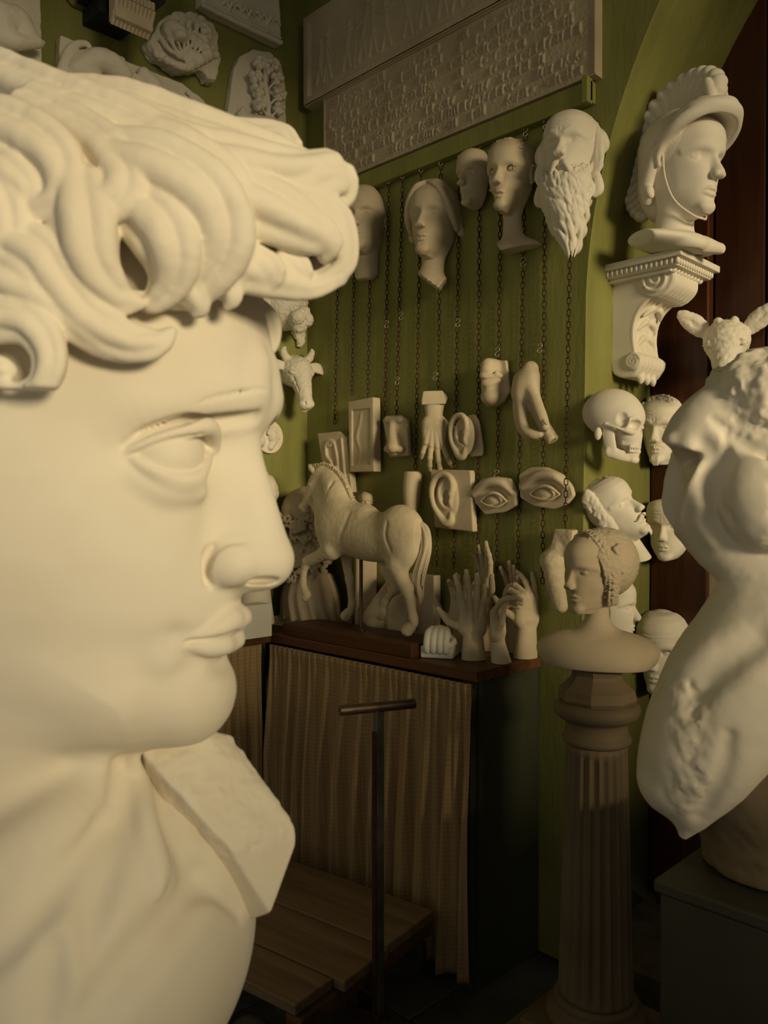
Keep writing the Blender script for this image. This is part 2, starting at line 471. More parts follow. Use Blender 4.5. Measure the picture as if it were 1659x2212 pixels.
def hull_planes(pts):
    bm = bmesh.new()
    for p in pts: bm.verts.new(Vector(p))
    bmesh.ops.convex_hull(bm, input=bm.verts)
    bmesh.ops.recalc_face_normals(bm, faces=bm.faces)
    pl = [((f.normal.x, f.normal.y, f.normal.z), f.normal.dot(f.verts[0].co)) for f in bm.faces if f.calc_area() > 1e-9]
    bm.free()
    return pl
# ================================================================== the room
WX = 1.267            # edge of the doorway in the chain wall
DY = 0.39             # depth of the doorway
ZS, AR, ZT = 1.92, 1.6, 3.45
def struct(o): o['kind'] = 'structure'; return o

o = struct(box_obj('wall_left', (-0.06, -1.85, ZT/2), (0.12, 3.7, ZT), 'green_wall', bevel=0))
# chain wall with the left half of the doorway arch
bm = bmesh.new()
prof = [(0.0, 0.0), (WX, 0.0), (WX, ZS)]
zz = np.linspace(ZS, ZT, 26)[1:]
for z in zz:
    h = z-ZS; prof.append((WX+AR-math.sqrt(max(AR*AR-h*h, 0)), z))
prof.append((0.0, ZT))
fr = [bm.verts.new((x, 0.0, z)) for x, z in prof]
bk = [bm.verts.new((x, DY+0.06, z)) for x, z in prof]
bm.faces.new(fr); bm.faces.new(bk[::-1])
n = len(prof)
edges = []
for i in range(n):
    bm.faces.new((fr[i], bk[i], bk[(i+1) % n], fr[(i+1) % n]))
bm.edges.ensure_lookup_table()
es = [e for e in bm.edges if all(v in fr[1:-1] for v in e.verts)]
bmesh.ops.bevel(bm, geom=es, offset=0.03, segments=5, affect='EDGES', profile=0.5)
o = struct(bm_obj('wall_back', bm, 'green_wall'))
for p in o.data.polygons: p.use_smooth = abs(p.normal.y) < 0.999
o = struct(box_obj('floor', (2.3, -1.7, -0.06), (4.8, 4.4, 0.10), 'slate', bevel=0))
slab_me = {}
rr = random.Random(4)
for iy in range(6):
    for ix in range(7):
        w = 0.62
        x0 = 0.02+ix*w+(iy % 2)*0.27-0.2; y0 = -0.05-iy*0.48
        x1 = x0+w-0.008; x0 = max(x0, 0.0)
        if x0 > 3.4 or x1-x0 < 0.1: continue
        key = (round(x1-x0, 3))
        if key not in slab_me:
            bm = bmesh.new(); bm_box(bm, (0, 0, 0), (x1-x0, 0.472, 0.03), 0.004, seg=1)
            me = bpy.data.meshes.new('paving_slab'); bmesh.ops.recalc_face_normals(bm, faces=bm.faces); bm.to_mesh(me); bm.free()
            me.materials.append(MATS['slate']); slab_me[key] = me
        s = bpy.data.objects.new('paving_slab', slab_me[key]); COL.objects.link(s); s.parent = o
        s.location = ((x0+x1)/2-2.3, y0-0.236+1.7, 0.045+rr.uniform(-0.0015, 0))
struct(box_obj('ceiling', (2.3, -1.7, ZT+0.05), (4.8, 4.6, 0.1), 'green_wall', bevel=0))
# rail under the tablets
bm = bmesh.new(); bm_box(bm, (0.66, -0.017, 2.555), (1.28, 0.034, 0.062), 0.004)
bm_box(bm, (1.29, -0.034, 2.556), (0.02, 0.03, 0.075), 0.003)
struct(bm_obj('trim_1', bm, 'green_wall'))

# doorway: boards, threshold
root = empty('door_1', (WX, DY, 0)); struct(root)
xs = [0.0]+[onY(p, 1250, DY)[0]-WX for p in (1527, 1640)]
xs += [xs[-1]+0.17, xs[-1]+0.34, xs[-1]+0.52]
for i in range(len(xs)-1):
    w = xs[i+1]-xs[i]-0.006
    yo = 0.0 if i == 0 else 0.035
    p = box_obj('plank', ((xs[i]+xs[i+1])/2, 0.03+yo, 1.75), (w, 0.05, 3.3), 'wood_door', root, bevel=0.004)
bm = bmesh.new(); bm_box(bm, (0.6, 0.03, 1.72), (0.75, 0.04, 0.09), 0.005)
p = bm_obj('cross_rail', bm, 'wood_door', root); p.location = (0.17, 0.02, 0.95)
struct(box_obj('trim_2', (WX+0.62, 0.17, 0.045), (1.24, 0.40, 0.09), 'stone_step', bevel=0.006))
struct(box_obj('wall_doorway', (2.5, 0.53, 1.7), (2.6, 0.06, 3.4), 'wood_door', bevel=0))

# ------------------------------------------------------------------ L-shaped table
TZ = 0.91
_c = onZ(1030, 1451, TZ); TXE = _c[0]; TYF = _c[1]
_i = onZ(604, 1366, TZ); TXL = _i[0]
t = empty('corner_table', (0, 0, 0)); tag(t, 'L-shaped wooden corner table with curtained front and green side panel', 'table')
bm = bmesh.new(); bm_box(bm, (TXE/2+0.0025, TYF/2-0.0025, TZ-0.016), (TXE-0.005, -TYF-0.005, 0.032), 0.003)
bm_obj('table_top', bm, 'wood_top', t)
bm = bmesh.new(); bm_box(bm, (TXL/2+0.0025, TYF-0.62, TZ-0.017), (TXL-0.005, 1.235, 0.030), 0.003)
bm_obj('side_top', bm, 'wood_top', t)
bm = bmesh.new(); bm_box(bm, (TXE-0.022, (TYF+0.02)/2, (TZ-0.034)/2), (0.022, -TYF-0.035, TZ-0.036), 0.002)
bm_obj('side_panel', bm, 'green_panel', t)
bm = bmesh.new(); bm_box(bm, (TXE-0.04, TYF+0.022, 0.44), (0.035, 0.035, 0.87), 0.002)
bm_obj('leg', bm, 'green_panel', t)
for yy in (TYF-0.02, -1.5):
    bm = bmesh.new(); bm_box(bm, (TXL-0.05, yy, 0.44), (0.035, 0.035, 0.87), 0.002)
    bm_obj('leg', bm, 'green_panel', t)
bm = bmesh.new()
bm_cyl(bm, (TXE-0.002, TYF+0.07, TZ-0.030), (TXE+0.008, TYF+0.07, TZ-0.030), 0.003, seg=8)
bm_cyl(bm, (TXE+0.007, TYF+0.07, TZ-0.030), (TXE+0.007, TYF+0.07, TZ-0.052), 0.002, seg=8)
bm_obj('hook', bm, 'black_metal', t)
bm = bmesh.new()
bm_cyl(bm, (TXL+0.03, TYF+0.014, TZ-0.045), (TXE-0.012, TYF+0.014, TZ-0.045), 0.004, seg=8)
bm_obj('curtain_rod', bm, 'brown_steel', t)

def curtain(name, A, B, ztop, zbot, nfold, lean, label, seed, thick=1.0, flare=0.0):
    rg = random.Random(seed)
    A = Vector(A); B = Vector(B); d = B-A; L = d.length; d = d/L
    nrm = Vector((d.y, -d.x, 0))           # towards the room
    nu, nv = nfold*14, 40
    ph = [rg.uniform(-0.8, 0.8) for _ in range(nfold+3)]; am = [rg.uniform(0.5, 1.0) for _ in range(nfold+3)]
    V = []; UV = []
    for j in range(nv+1):
        tv = j/nv; z = ztop+(zbot-ztop)*tv
        for i in range(nu+1):
            u = i/nu; q = u*nfold; k = int(q)
            # gathered heading: tight small pleats, merging to fewer deep folds below
            top = 0.0045*math.sin(q*2*math.pi*2.0+ph[k])+0.002*math.sin(q*13)
            low = am[k]*0.5+am[min(k+1, nfold)]*0.5
            fold = thick*0.022*low*math.sin(q*2*math.pi*0.72+1.3*math.sin(q*0.9+seed)+lean*tv*3.0)+0.007*math.sin(q*2*math.pi*1.5+ph[k]*2+lean*tv*4)
            s = min(1, tv*2.2)
            off = top*(1-s*0.75)+fold*s
            along = u*L+flare*tv*tv*(1-u)*0.35*math.sin(u*3.0)
            # heading ruffle hugging the rod
            if tv < 0.035: off = off*0.6+0.004
            p = A+d*along+nrm*(off+0.010+0.012*s)
            V.append((p.x, p.y, z)); UV.append((u*L*1.5, -tv*(ztop-zbot)))
    Q = []
    for j in range(nv):
        for i in range(nu):
            a = j*(nu+1)+i; Q.append((a, a+1, a+nu+2, a+nu+1))
    me = mesh_np(name, np.array(V), np.array(Q))
    uvl = me.uv_layers.new(name='UVMap')
    li = np.empty(len(me.loops), np.int32); me.loops.foreach_get('vertex_index', li)
    uvl.data.foreach_set('uv', np.array(UV, np.float32)[li].ravel())
    o = link_mesh(name, me, 'cloth')
    m = o.modifiers.new('thickness', 'SOLIDIFY'); m.thickness = 0.0015
    tag(o, label, 'curtain'); return o
curtain('table_curtain', (TXL+0.012, TYF-0.004, 0), (TXE-0.004, TYF-0.004, 0), TZ-0.034, 0.045, 17, 1.0,
        'brown checked curtain gathered along the long table front behind the cart', 3)
curtain('table_curtain', (TXL-0.022, TYF-1.18, 0), (TXL-0.022, TYF-0.04, 0), TZ-0.034, 0.045, 20, 0.2,
        'lighter checked curtain under the side table beside the giant chin', 8, thick=0.7)

# ------------------------------------------------------------------ chains on the wall
bm = bmesh.new()
LR, LW, LL = 0.0016, 0.0052, 0.0100         # wire radius, half width, half length of a link
path = []
for i in range(14):
    a = 2*math.pi*i/14
    x = LW*math.cos(a); z = LW*math.sin(a)+(LL-LW)*(1 if math.sin(a) > 0.01 else -1 if math.sin(a) < -0.01 else 0)
    path.append(Vector((x, 0, z)))
rings = []
for i, p in enumerate(path):
    tn = (path[(i+1) % 14]-path[i-1]).normalized(); b1 = Vector((0, 1, 0)); b2 = tn.cross(b1)
    rings.append([bm.verts.new(p+LR*(b1*math.cos(2*math.pi*j/5)+b2*math.sin(2*math.pi*j/5))) for j in range(5)])
for i in range(14):
    for j in range(5):
        bm.faces.new((rings[i][j], rings[i][(j+1) % 5], rings[(i+1) % 14][(j+1) % 5], rings[(i+1) % 14][j]))
link_me = bpy.data.meshes.new('link'); bmesh.ops.recalc_face_normals(bm, faces=bm.faces); bm.to_mesh(link_me); bm.free()
for p in link_me.polygons: p.use_smooth = True
link_me.materials.append(MATS['rust'])
def wire_mesh(name, pts, r, mat, seg=6):
    bm = bmesh.new(); pts = [Vector(p) for p in pts]; prev = None; first = None
    for i, p in enumerate(pts):
        tn = (pts[min(i+1, len(pts)-1)]-pts[max(i-1, 0)]).normalized()
        b1 = tn.cross(Vector((0.13, 0.97, 0.21))).normalized(); b2 = tn.cross(b1)
        rg = [bm.verts.new(p+r*(b1*math.cos(2*math.pi*j/seg)+b2*math.sin(2*math.pi*j/seg))) for j in range(seg)]
        if prev:
            for j in range(seg): bm.faces.new((prev[j], prev[(j+1) % seg], rg[(j+1) % seg], rg[j]))
        else: first = rg
        prev = rg
    bm.faces.new(first[::-1]); bm.faces.new(prev)
    me = bpy.data.meshes.new(name); bmesh.ops.recalc_face_normals(bm, faces=bm.faces); bm.to_mesh(me); bm.free()
    for p in me.polygons: p.use_smooth = True
    me.materials.append(MATS[mat]); return me
sp = []
for i in range(25):
    a = i/24*2*math.pi
    sp.append((0.0055*math.sin(a)*1.0, 0, 0.012*math.cos(a/2)*1.0+0.0))
sp = []
for i in range(11):
    a = math.radians(200-i*26); sp.append((0.0055*math.cos(a), 0, 0.0065+0.0055*math.sin(a)))
for i in range(11):
    a = math.radians(120+i*26); sp.append((0.0055*math.cos(a), 0, -0.0065+0.0055*math.sin(a)))
shook_me = wire_mesh('s_hook', sp, 0.0012, 'bare_steel')
CH = [(733, 723, 925, 'ending at the scroll ornament'), (768, 760, 862, 'second from the corner, ending at the framed panel'),
      (803, 794, 862, 'third from the corner, ending at the framed panel'), (840, 831, 905, 'running down to the left of the nose cast'),
      (870, 856, 905, 'holding the nose cast'), (910, 897, 1022, 'ending at the limb fragment'),
      (952, 943, 1232, 'passing behind the hanging hand with flat wrist'), (993, 980, 1232, 'passing left of the ear with rounded back'),
      (1036, 1032, 1258, 'between the ear and the lips cast'), (1082, 1073, 1245, 'holding the lips cast and smaller eye'),
      (1135, 1118, 1258, 'running behind the hand that holds a rod'), (1178, 1172, 1262, 'right of the hand that holds a rod'),
      (1236, 1221, 1145, 'nearest the doorway, hanging over the larger eye')]
HOOKS = {3: [(835, 700)], 4: [(866, 682), (858, 822)], 7: [(989, 697)], 10: [(1130, 566)], 11: [(1166, 752)], 6: [(940, 812)], 9: [(1074, 760), (1072, 1024)]}
for ci, (xt, xb, yb, lab) in enumerate(CH):
    yt = 409-0.35*(xt-802)-2
    off = -0.012
    P0 = onY(xt, yt, off if ci < 12 else -0.040); P1 = onY(xb, yb, off if ci < 12 else -0.085)   # the last chain hangs over the eye
    root = empty('hanging_chain', tuple(P0)); tag(root, 'rusty chain '+lab, 'chain', 'chains on the green wall')
    d = Vector(P1-P0); L = d.length; d = d/L
    pitch = 2*(LL-LR)+0.0006
    m = max(2, int(L/pitch))
    q = Vector((0, 0, -1)).rotation_difference(d)
    rg = random.Random(ci)
    for i in range(m):
        lk = bpy.data.objects.new('link', link_me); COL.objects.link(lk); lk.parent = root
        lk.location = d*(i+0.5)*pitch
        lk.rotation_euler = (q.to_matrix().to_4x4() @ Matrix.Rotation(math.radians(30+90*(i % 2))+rg.uniform(-.2, .2), 4, 'Z')).to_euler()
    hk = [(xt, yt-6)]+HOOKS.get(ci, [])
    for (hx, hy) in hk:
        h = bpy.data.objects.new('s_hook', shook_me); COL.objects.link(h); h.parent = root
        h.location = Vector(onY(hx, hy, -0.020)-P0); h.rotation_euler = (0, 0.1, math.radians(25))
        h.scale = (1.15, 1.15, 1.15)
        h['label'] = 'bright bent S-hook'

# ------------------------------------------------------------------ hand cart
CZ = 0.24
_a = onZ(940, 1965, CZ); _b = onZ(650, 2180, CZ)
e = _b-_a; CWD = np.linalg.norm(e[:2]); ang = math.atan2(e[0], -e[1])     # turn from -Y
cart = empty('hand_cart', (_a[0], _a[1], 0), ang); tag(cart, 'low wooden platform cart with upright T-handle and rubber wheels', 'cart')
CL = 0.70
pw = [0.0, 0.235, 0.42, CWD]
for i in range(3):
    w = pw[i+1]-pw[i]-0.007
    bm = bmesh.new(); vs = bm_box(bm, (0, 0, 0), (CL, w, 0.028), 0.004)
    p = bm_obj('plank', bm, 'wood_cart', cart)
    p.location = (-CL/2-[0, 0.0, 0.02][i]+[0, 0.012, 0][i], -(pw[i]+pw[i+1])/2, CZ-0.014); p.rotation_euler = (math.radians([0, 0.4, -0.5][i]), 0, 0)
for x in (-0.028, -CL+0.05):
    bm = bmesh.new(); bm_box(bm, (x, -CWD/2, CZ-0.048), (0.05, CWD-0.01, 0.036), 0.004)
    bm_obj('cross_batten', bm, 'wood_cart_end', cart)
for (x, sgn) in ((-0.13, 'front'), (-CL+0.16, 'rear')):
    bm = bmesh.new(); bm_cyl(bm, (x, -0.0, 0.092), (x, -CWD, 0.092), 0.011)
    for y in (-0.10, -CWD+0.10):
        bm_box(bm, (x, y, 0.135), (0.07, 0.02, 0.085), 0.002)
    bm_obj('axle', bm, 'grey_steel', cart)
    for y in (0.012, -CWD-0.012):
        bm = bmesh.new()
        bm_lathe(bm, [(0.052, -0.014), (0.066, -0.021), (0.083, -0.017), (0.088, -0.006), (0.088, 0.006), (0.083, 0.017), (0.066, 0.021), (0.052, 0.014)], seg=36)
        wv = bm_obj('tire', bm, 'rubber', cart, smooth=True); wv.location = (x, y, 0.089); wv.rotation_euler = (math.pi/2, 0, 0)
        bm = bmesh.new()
        bm_lathe(bm, [(0.013, -0.022), (0.020, -0.022), (0.022, -0.010), (0.047, -0.007), (0.054, -0.014), (0.054, 0.014), (0.047, 0.007), (0.022, 0.010), (0.020, 0.022), (0.013, 0.022)], seg=32)
        hb = bm_obj('wheel_hub', bm, 'grey_steel', wv, smooth=True)
HX = 0.035; hy = -0.315
bm = bmesh.new(); bm_box(bm, (HX, hy+0.004, 0.48), (0.013, 0.030, 0.78), 0.002)
sh = bm_obj('handle_shaft', bm, 'grey_steel', cart)
bm = bmesh.new(); bm_box(bm, (HX, hy-0.013, 0.46), (0.012, 0.006, 0.72), 0.001)
bm_obj('edge_strip', bm, 'rust', sh)
bm = bmesh.new(); bm_cyl(bm, (0, -0.098, 0), (0, 0.098, 0), 0.0125, seg=24)
gp = bm_obj('grip', bm, 'brown_steel', cart, smooth=False); gp.location = (HX, hy, 0.878); gp.rotation_euler = (0, 0, math.radians(-24)-ang)
bm = bmesh.new()
for y in (hy-0.022, hy+0.026): bm_box(bm, (HX-0.03, y, 0.115), (0.10, 0.006, 0.035), 0.002)
bm_cyl(bm, (HX, hy-0.032, 0.112), (HX, hy+0.036, 0.112), 0.010, seg=14)
bm_obj('pivot_bracket', bm, 'rust', cart)

# ------------------------------------------------------------------ unseen wall right of the frame, its window opening shaped to limit the light
WRX = 5.0
bm = bmesh.new()
wy0, wy1, wz0, wz1 = -3.6, 0.48, 1.71, 3.0
for (a, b, c, d) in ((-4.3, wy0, 0, ZT), (wy1, 0.5, 0, ZT), (wy0, wy1, 0, wz0), (wy0, wy1, wz1, ZT)):
    bm_box(bm, (WRX+0.1, (a+b)/2, (c+d)/2), (0.2, b-a, d-c))
struct(bm_obj('wall_right', bm, 'green_wall'))
# ================================================================== giant head in the foreground
GD = 0.90; GS = GD/FP; GYAW = math.radians(9.0)
# local axes: x = where the face looks, y = away from the camera, z = up (pixel units at the mid plane)
_cy, _sy = math.cos(GYAW), math.sin(GYAW)
GP = np.array([(500-829.5), FP, 0.0])       # pivot in camera space (right, depth, up) on the mid plane
def g2cam(L):
    L = np.asarray(L, float); x, y, z = L[..., 0], L[..., 1], L[..., 2]
    return np.stack([GP[0]+_cy*x+_sy*y, GP[1]-_sy*x+_cy*y, GP[2]+z], -1)
def D(px, py, v=0.0):
    d = np.array([(px-829.5)/FP, 1.0, (1106.0-py)/FP])
    # local y of t*d  = _sy*(t*dx-GPx) + _cy*(t*dz-GPz) = -v
    t = (-v+_sy*GP[0]+_cy*GP[1])/(_sy*d[0]+_cy*d[1])
    q = t*d-GP
    return np.array([_cy*q[0]-_sy*q[1], -v, q[2]])
def g_xf(V):
    c = g2cam(V)*GS
    return c[:, 0:1]*_r+c[:, 1:2]*_f+c[:, 2:3]*_u+CAM-g_base
g_base = at(200, 2212, 0.9)
giant = empty('giant_head_bust', tuple(g_base))
tag(giant, 'giant curly-haired plaster head in profile filling the left foreground', 'sculpture')

h = 4.5
lo = D(-520, 2300, 0)*[1, 0, 1]+[0, -470, -60]; hi = [190, 470, D(560, 560, 0)[2]]
G = Vol((-930, -470, D(100, 2330, 0)[2]-40), hi, h)
# mid-line profile of the face without nose and lips (px, py)
PR = np.array([(560, 470), (548, 560), (552, 640), (566, 700), (577, 760), (583, 810), (583, 850), (566, 900), (545, 940), (535, 1000), (522, 1100), (514, 1200), (508, 1285),
      (505, 1330), (487, 1372), (470, 1430), (484, 1468), (488, 1498), (476, 1540), (452, 1572), (420, 1594), (372, 1606), (280, 1620), (150, 1650), (0, 1690), (-200, 1740)], float)
PL = np.array([D(a, b) for a, b in PR])
WD = np.array([(470, 400), (620, 405), (800, 405), (900, 395), (1000, 385), (1100, 372), (1200, 352), (1300, 322), (1400, 285), (1470, 255), (1530, 222), (1570, 195), (1600, 160), (1640, 130), (1740, 110)], float)
WZ = np.array([D(500, a)[2] for a, _ in WD])
U0 = D(-60, 1100)[0]
def gF(y, z):
    P = np.interp(z, PL[::-1, 2], PL[::-1, 0]); W = np.interp(z, WZ[::-1], WD[::-1, 1])
    q = np.clip(np.abs(y)/W, 0, 1.2)
    p = 2.25
    base = U0+(P-U0)*np.where(q < 1, np.maximum(1-q**p, 0)**(1/p), 0)-np.where(q >= 1, (q-1)*900, 0)
    for s in (-1, 1):   # eye sockets and temples
        e = D(395, 965, 165)
        base = base-58*np.exp(-((y-s*165)/88)**2-((z-e[2])/52)**2)
        e2 = D(380, 1120, 120); base = base-16*np.exp(-((y-s*110)/45)**2-((z-e2[2])/90)**2)
        e3 = D(400, 1440, 150); base = base-14*np.exp(-((y-s*165)/60)**2-((z-e3[2])/60)**2)
    return base
# smooth the height map a little through the profile interpolation
_raw = gF
def gFs(y, z):
    H = _raw(y, z)
    for _ in range(6):
        H2 = H.copy(); H2[:, 1:-1] = 0.25*H[:, :-2]+0.5*H[:, 1:-1]+0.25*H[:, 2:]; H = H2
    return H
G.front(gFs, U0-60)
G.ell((U0-120, 0, D(0, 760)[2]), (520, 405, 470), 60)
# neck and chest
G.tube([D(40, 1450), D(90, 1750), D(150, 2060)], [235, 225, 300], 60)
G.ell(D(225, 2010), (325, 400, 370), 90)
def both(f):
    for s in (1, -1): f(s)
def M_(p, s): return np.array([p[0], p[1]*s, p[2]])
# brow
for s in (1, -1):
    G.tube([M_(D(528, 872, 36), s), M_(D(500, 866, 80), s), M_(D(432, 866, 146), s), M_(D(330, 885, 222), s), M_(D(250, 915, 245), s)], [36, 40, 40, 30, 14], 55)
    # frown bulge above the inner brow
    G.tube([M_(D(540, 790, 36), s), M_(D(528, 838, 56), s)], [28, 32], 50)
    G.tube([M_(D(545, 830, 86), s), M_(D(480, 822, 150), s), M_(D(420, 828, 190), s)], [4, 5, 3], 12, sub=True)
    G.tube([M_(D(540, 850, 92), s), M_(D(490, 842, 148), s), M_(D(440, 846, 184), s)], [3, 4, 3], 8, sub=True)
    G.tube([M_(D(545, 905, 62), s), M_(D(480, 905, 120), s), M_(D(400, 912, 185), s), M_(D(310, 940, 238), s)], [16, 20, 16, 8], 24, sub=True)
    # eyeball and lids
    c = D(440, 985, 158)+[-82, 0, 0]
    G.ell(M_(c, s), (80, 88, 72), 8)
    G.tube([M_(D(256, 988, 252), s), M_(D(296, 960, 246), s), M_(D(356, 938, 222), s), M_(D(418, 924, 188), s), M_(D(452, 923, 152), s), M_(D(463, 945, 112), s), M_(D(462, 975, 88), s)], [9, 17, 20, 20, 18, 15, 9], 4)
    G.tube([M_(D(285, 990, 250), s), M_(D(330, 1012, 238), s), M_(D(385, 1033, 206), s), M_(D(425, 1030, 172), s), M_(D(443, 1005, 138), s), M_(D(452, 975, 98), s)], [8, 12, 14, 14, 12, 9], 5)
    G.tube([M_(D(300, 1030, 232), s), M_(D(360, 1058, 202), s), M_(D(425, 1060, 155), s)], [16, 22, 18], 30)
    G.tube([M_(D(436, 940, 146), s), M_(D(441, 975, 140), s), M_(D(436, 1010, 146), s)], [3, 3, 3], 4, sub=True)
    # iris edge
    # nose wing, cheek, nostril
    G.ell(M_(D(492, 1216, 80), s), (54, 36, 46), 20)
    G.tube([M_(D(500, 1166, 70), s), M_(D(462, 1180, 92), s), M_(D(444, 1215, 104), s), M_(D(442, 1255, 104), s)], [5, 9, 10, 6], 16, sub=True)
    G.ell(M_(D(552, 1262, 52), s), (44, 22, 15), 8, sub=True)
    G.ell(M_(D(120, 1500, 160), s), (150, 60, 80), 120)
# nose
G.tube([D(510, 900), D(510, 945), D(529, 1020), D(548, 1100), D(562, 1160), D(575, 1206)], [44, 40, 44, 50, 54, 58], 46)
G.tube([D(470, 990), D(490, 1100), D(515, 1200)], [52, 62, 66], 60)
G.tube([D(572, 1214), D(500, 1222)], [50, 56], 26)
# lips
for s in (1, -1):
    G.tube([D(503, 1338), M_(D(493, 1342, 34), s), M_(D(468, 1358, 74), s), M_(D(398, 1386, 122), s)], [27, 28, 20, 7], 14)
    G.tube([D(483, 1393), M_(D(474, 1394, 42), s), M_(D(440, 1398, 84), s), M_(D(398, 1391, 120), s)], [29, 27, 18, 6], 13)
    G.tube([D(516, 1367), M_(D(508, 1366, 40), s), M_(D(470, 1378, 84), s), M_(D(380, 1390, 130), s)], [5, 5, 5, 7], 6, sub=True)
    G.ell(M_(D(372, 1400, 150), s), (26, 20, 34), 40, sub=True)
    G.ell(M_(D(352, 1400, 128), s), (26, 26, 44), 50)
G.tube([D(536, 1290), D(545, 1330)], [9, 10], 16, sub=True)
G.ell(D(420, 1502), (70, 112, 82), 60)
G.ell(D(500, 1432), (26, 70, 16), 26, sub=True)
# throat and collar folds, laid on the surface found along each sight line
_o = -GP; _o = np.array([_cy*_o[0]-_sy*_o[1], _sy*_o[0]+_cy*_o[1], _o[2]])
def SF(px, py, off=0.0):
    d = np.array([(px-829.5)/FP, 1.0, (1106.0-py)/FP]); d = np.array([_cy*d[0]-_sy*d[1], _sy*d[0]+_cy*d[1], d[2]])
    p = G.hit(_o, d, 900, 2600)
    if p is None: p = D(px, py, 0)
    return p-d*off
def ridge(pts, rad, k, emb=.30): G.tube([SF(a, b, -r*emb) for (a, b), r in zip(pts, rad)], rad, k)
def furrow(pts, rad, k, out=.15): G.tube([SF(a, b, r*out) for (a, b), r in zip(pts, rad)], rad, k, sub=True)
furrow([(268, 962), (330, 928), (400, 906), (458, 897)], [4, 9, 10, 8], 12, .3)
furrow([(282, 982), (345, 958), (400, 945), (440, 938)], [2, 4, 5, 4], 4, .2)
furrow([(300, 992), (352, 1012), (405, 1022), (434, 1008)], [2, 3, 3, 2], 4, .3)
furrow([(528, 1168), (486, 1172), (456, 1192), (446, 1228), (450, 1262)], [2, 7, 10, 10, 4], 12, .25)
G.ell(SF(566, 1254, -10), (40, 30, 9), 6, sub=True)
for q in range(5):
    furrow([(430+22*q, 872-5*q), (462+22*q, 856-4*q), (498+20*q, 852-2*q)], [1.5, 3, 1.5], 4, .3)
ridge([(215, 1650), (190, 1730), (110, 1810), (-40, 1900)], [10, 40, 60, 50], 70)
ridge([(287, 1632), (296, 1690), (312, 1780), (338, 1880), (345, 1960)], [8, 20, 26, 24, 4], 22)
furrow([(258, 1650), (258, 1730), (240, 1830), (205, 1950), (190, 2060)], [6, 20, 28, 26, 6], 40)
furrow([(345, 1690), (372, 1780), (425, 1880), (520, 1970)], [5, 16, 20, 6], 34)
furrow([(215, 1790), (140, 1890), (40, 2010), (-60, 2100)], [6, 18, 22, 14], 50)
furrow([(430, 1895), (345, 2010), (265, 2100), (190, 2200)], [5, 18, 20, 8], 70)
furrow([(115, 2060), (100, 2140), (92, 2210)], [5, 16, 12], 50)
G.obj('face_and_neck', 'plaster', giant, xf=g_xf)

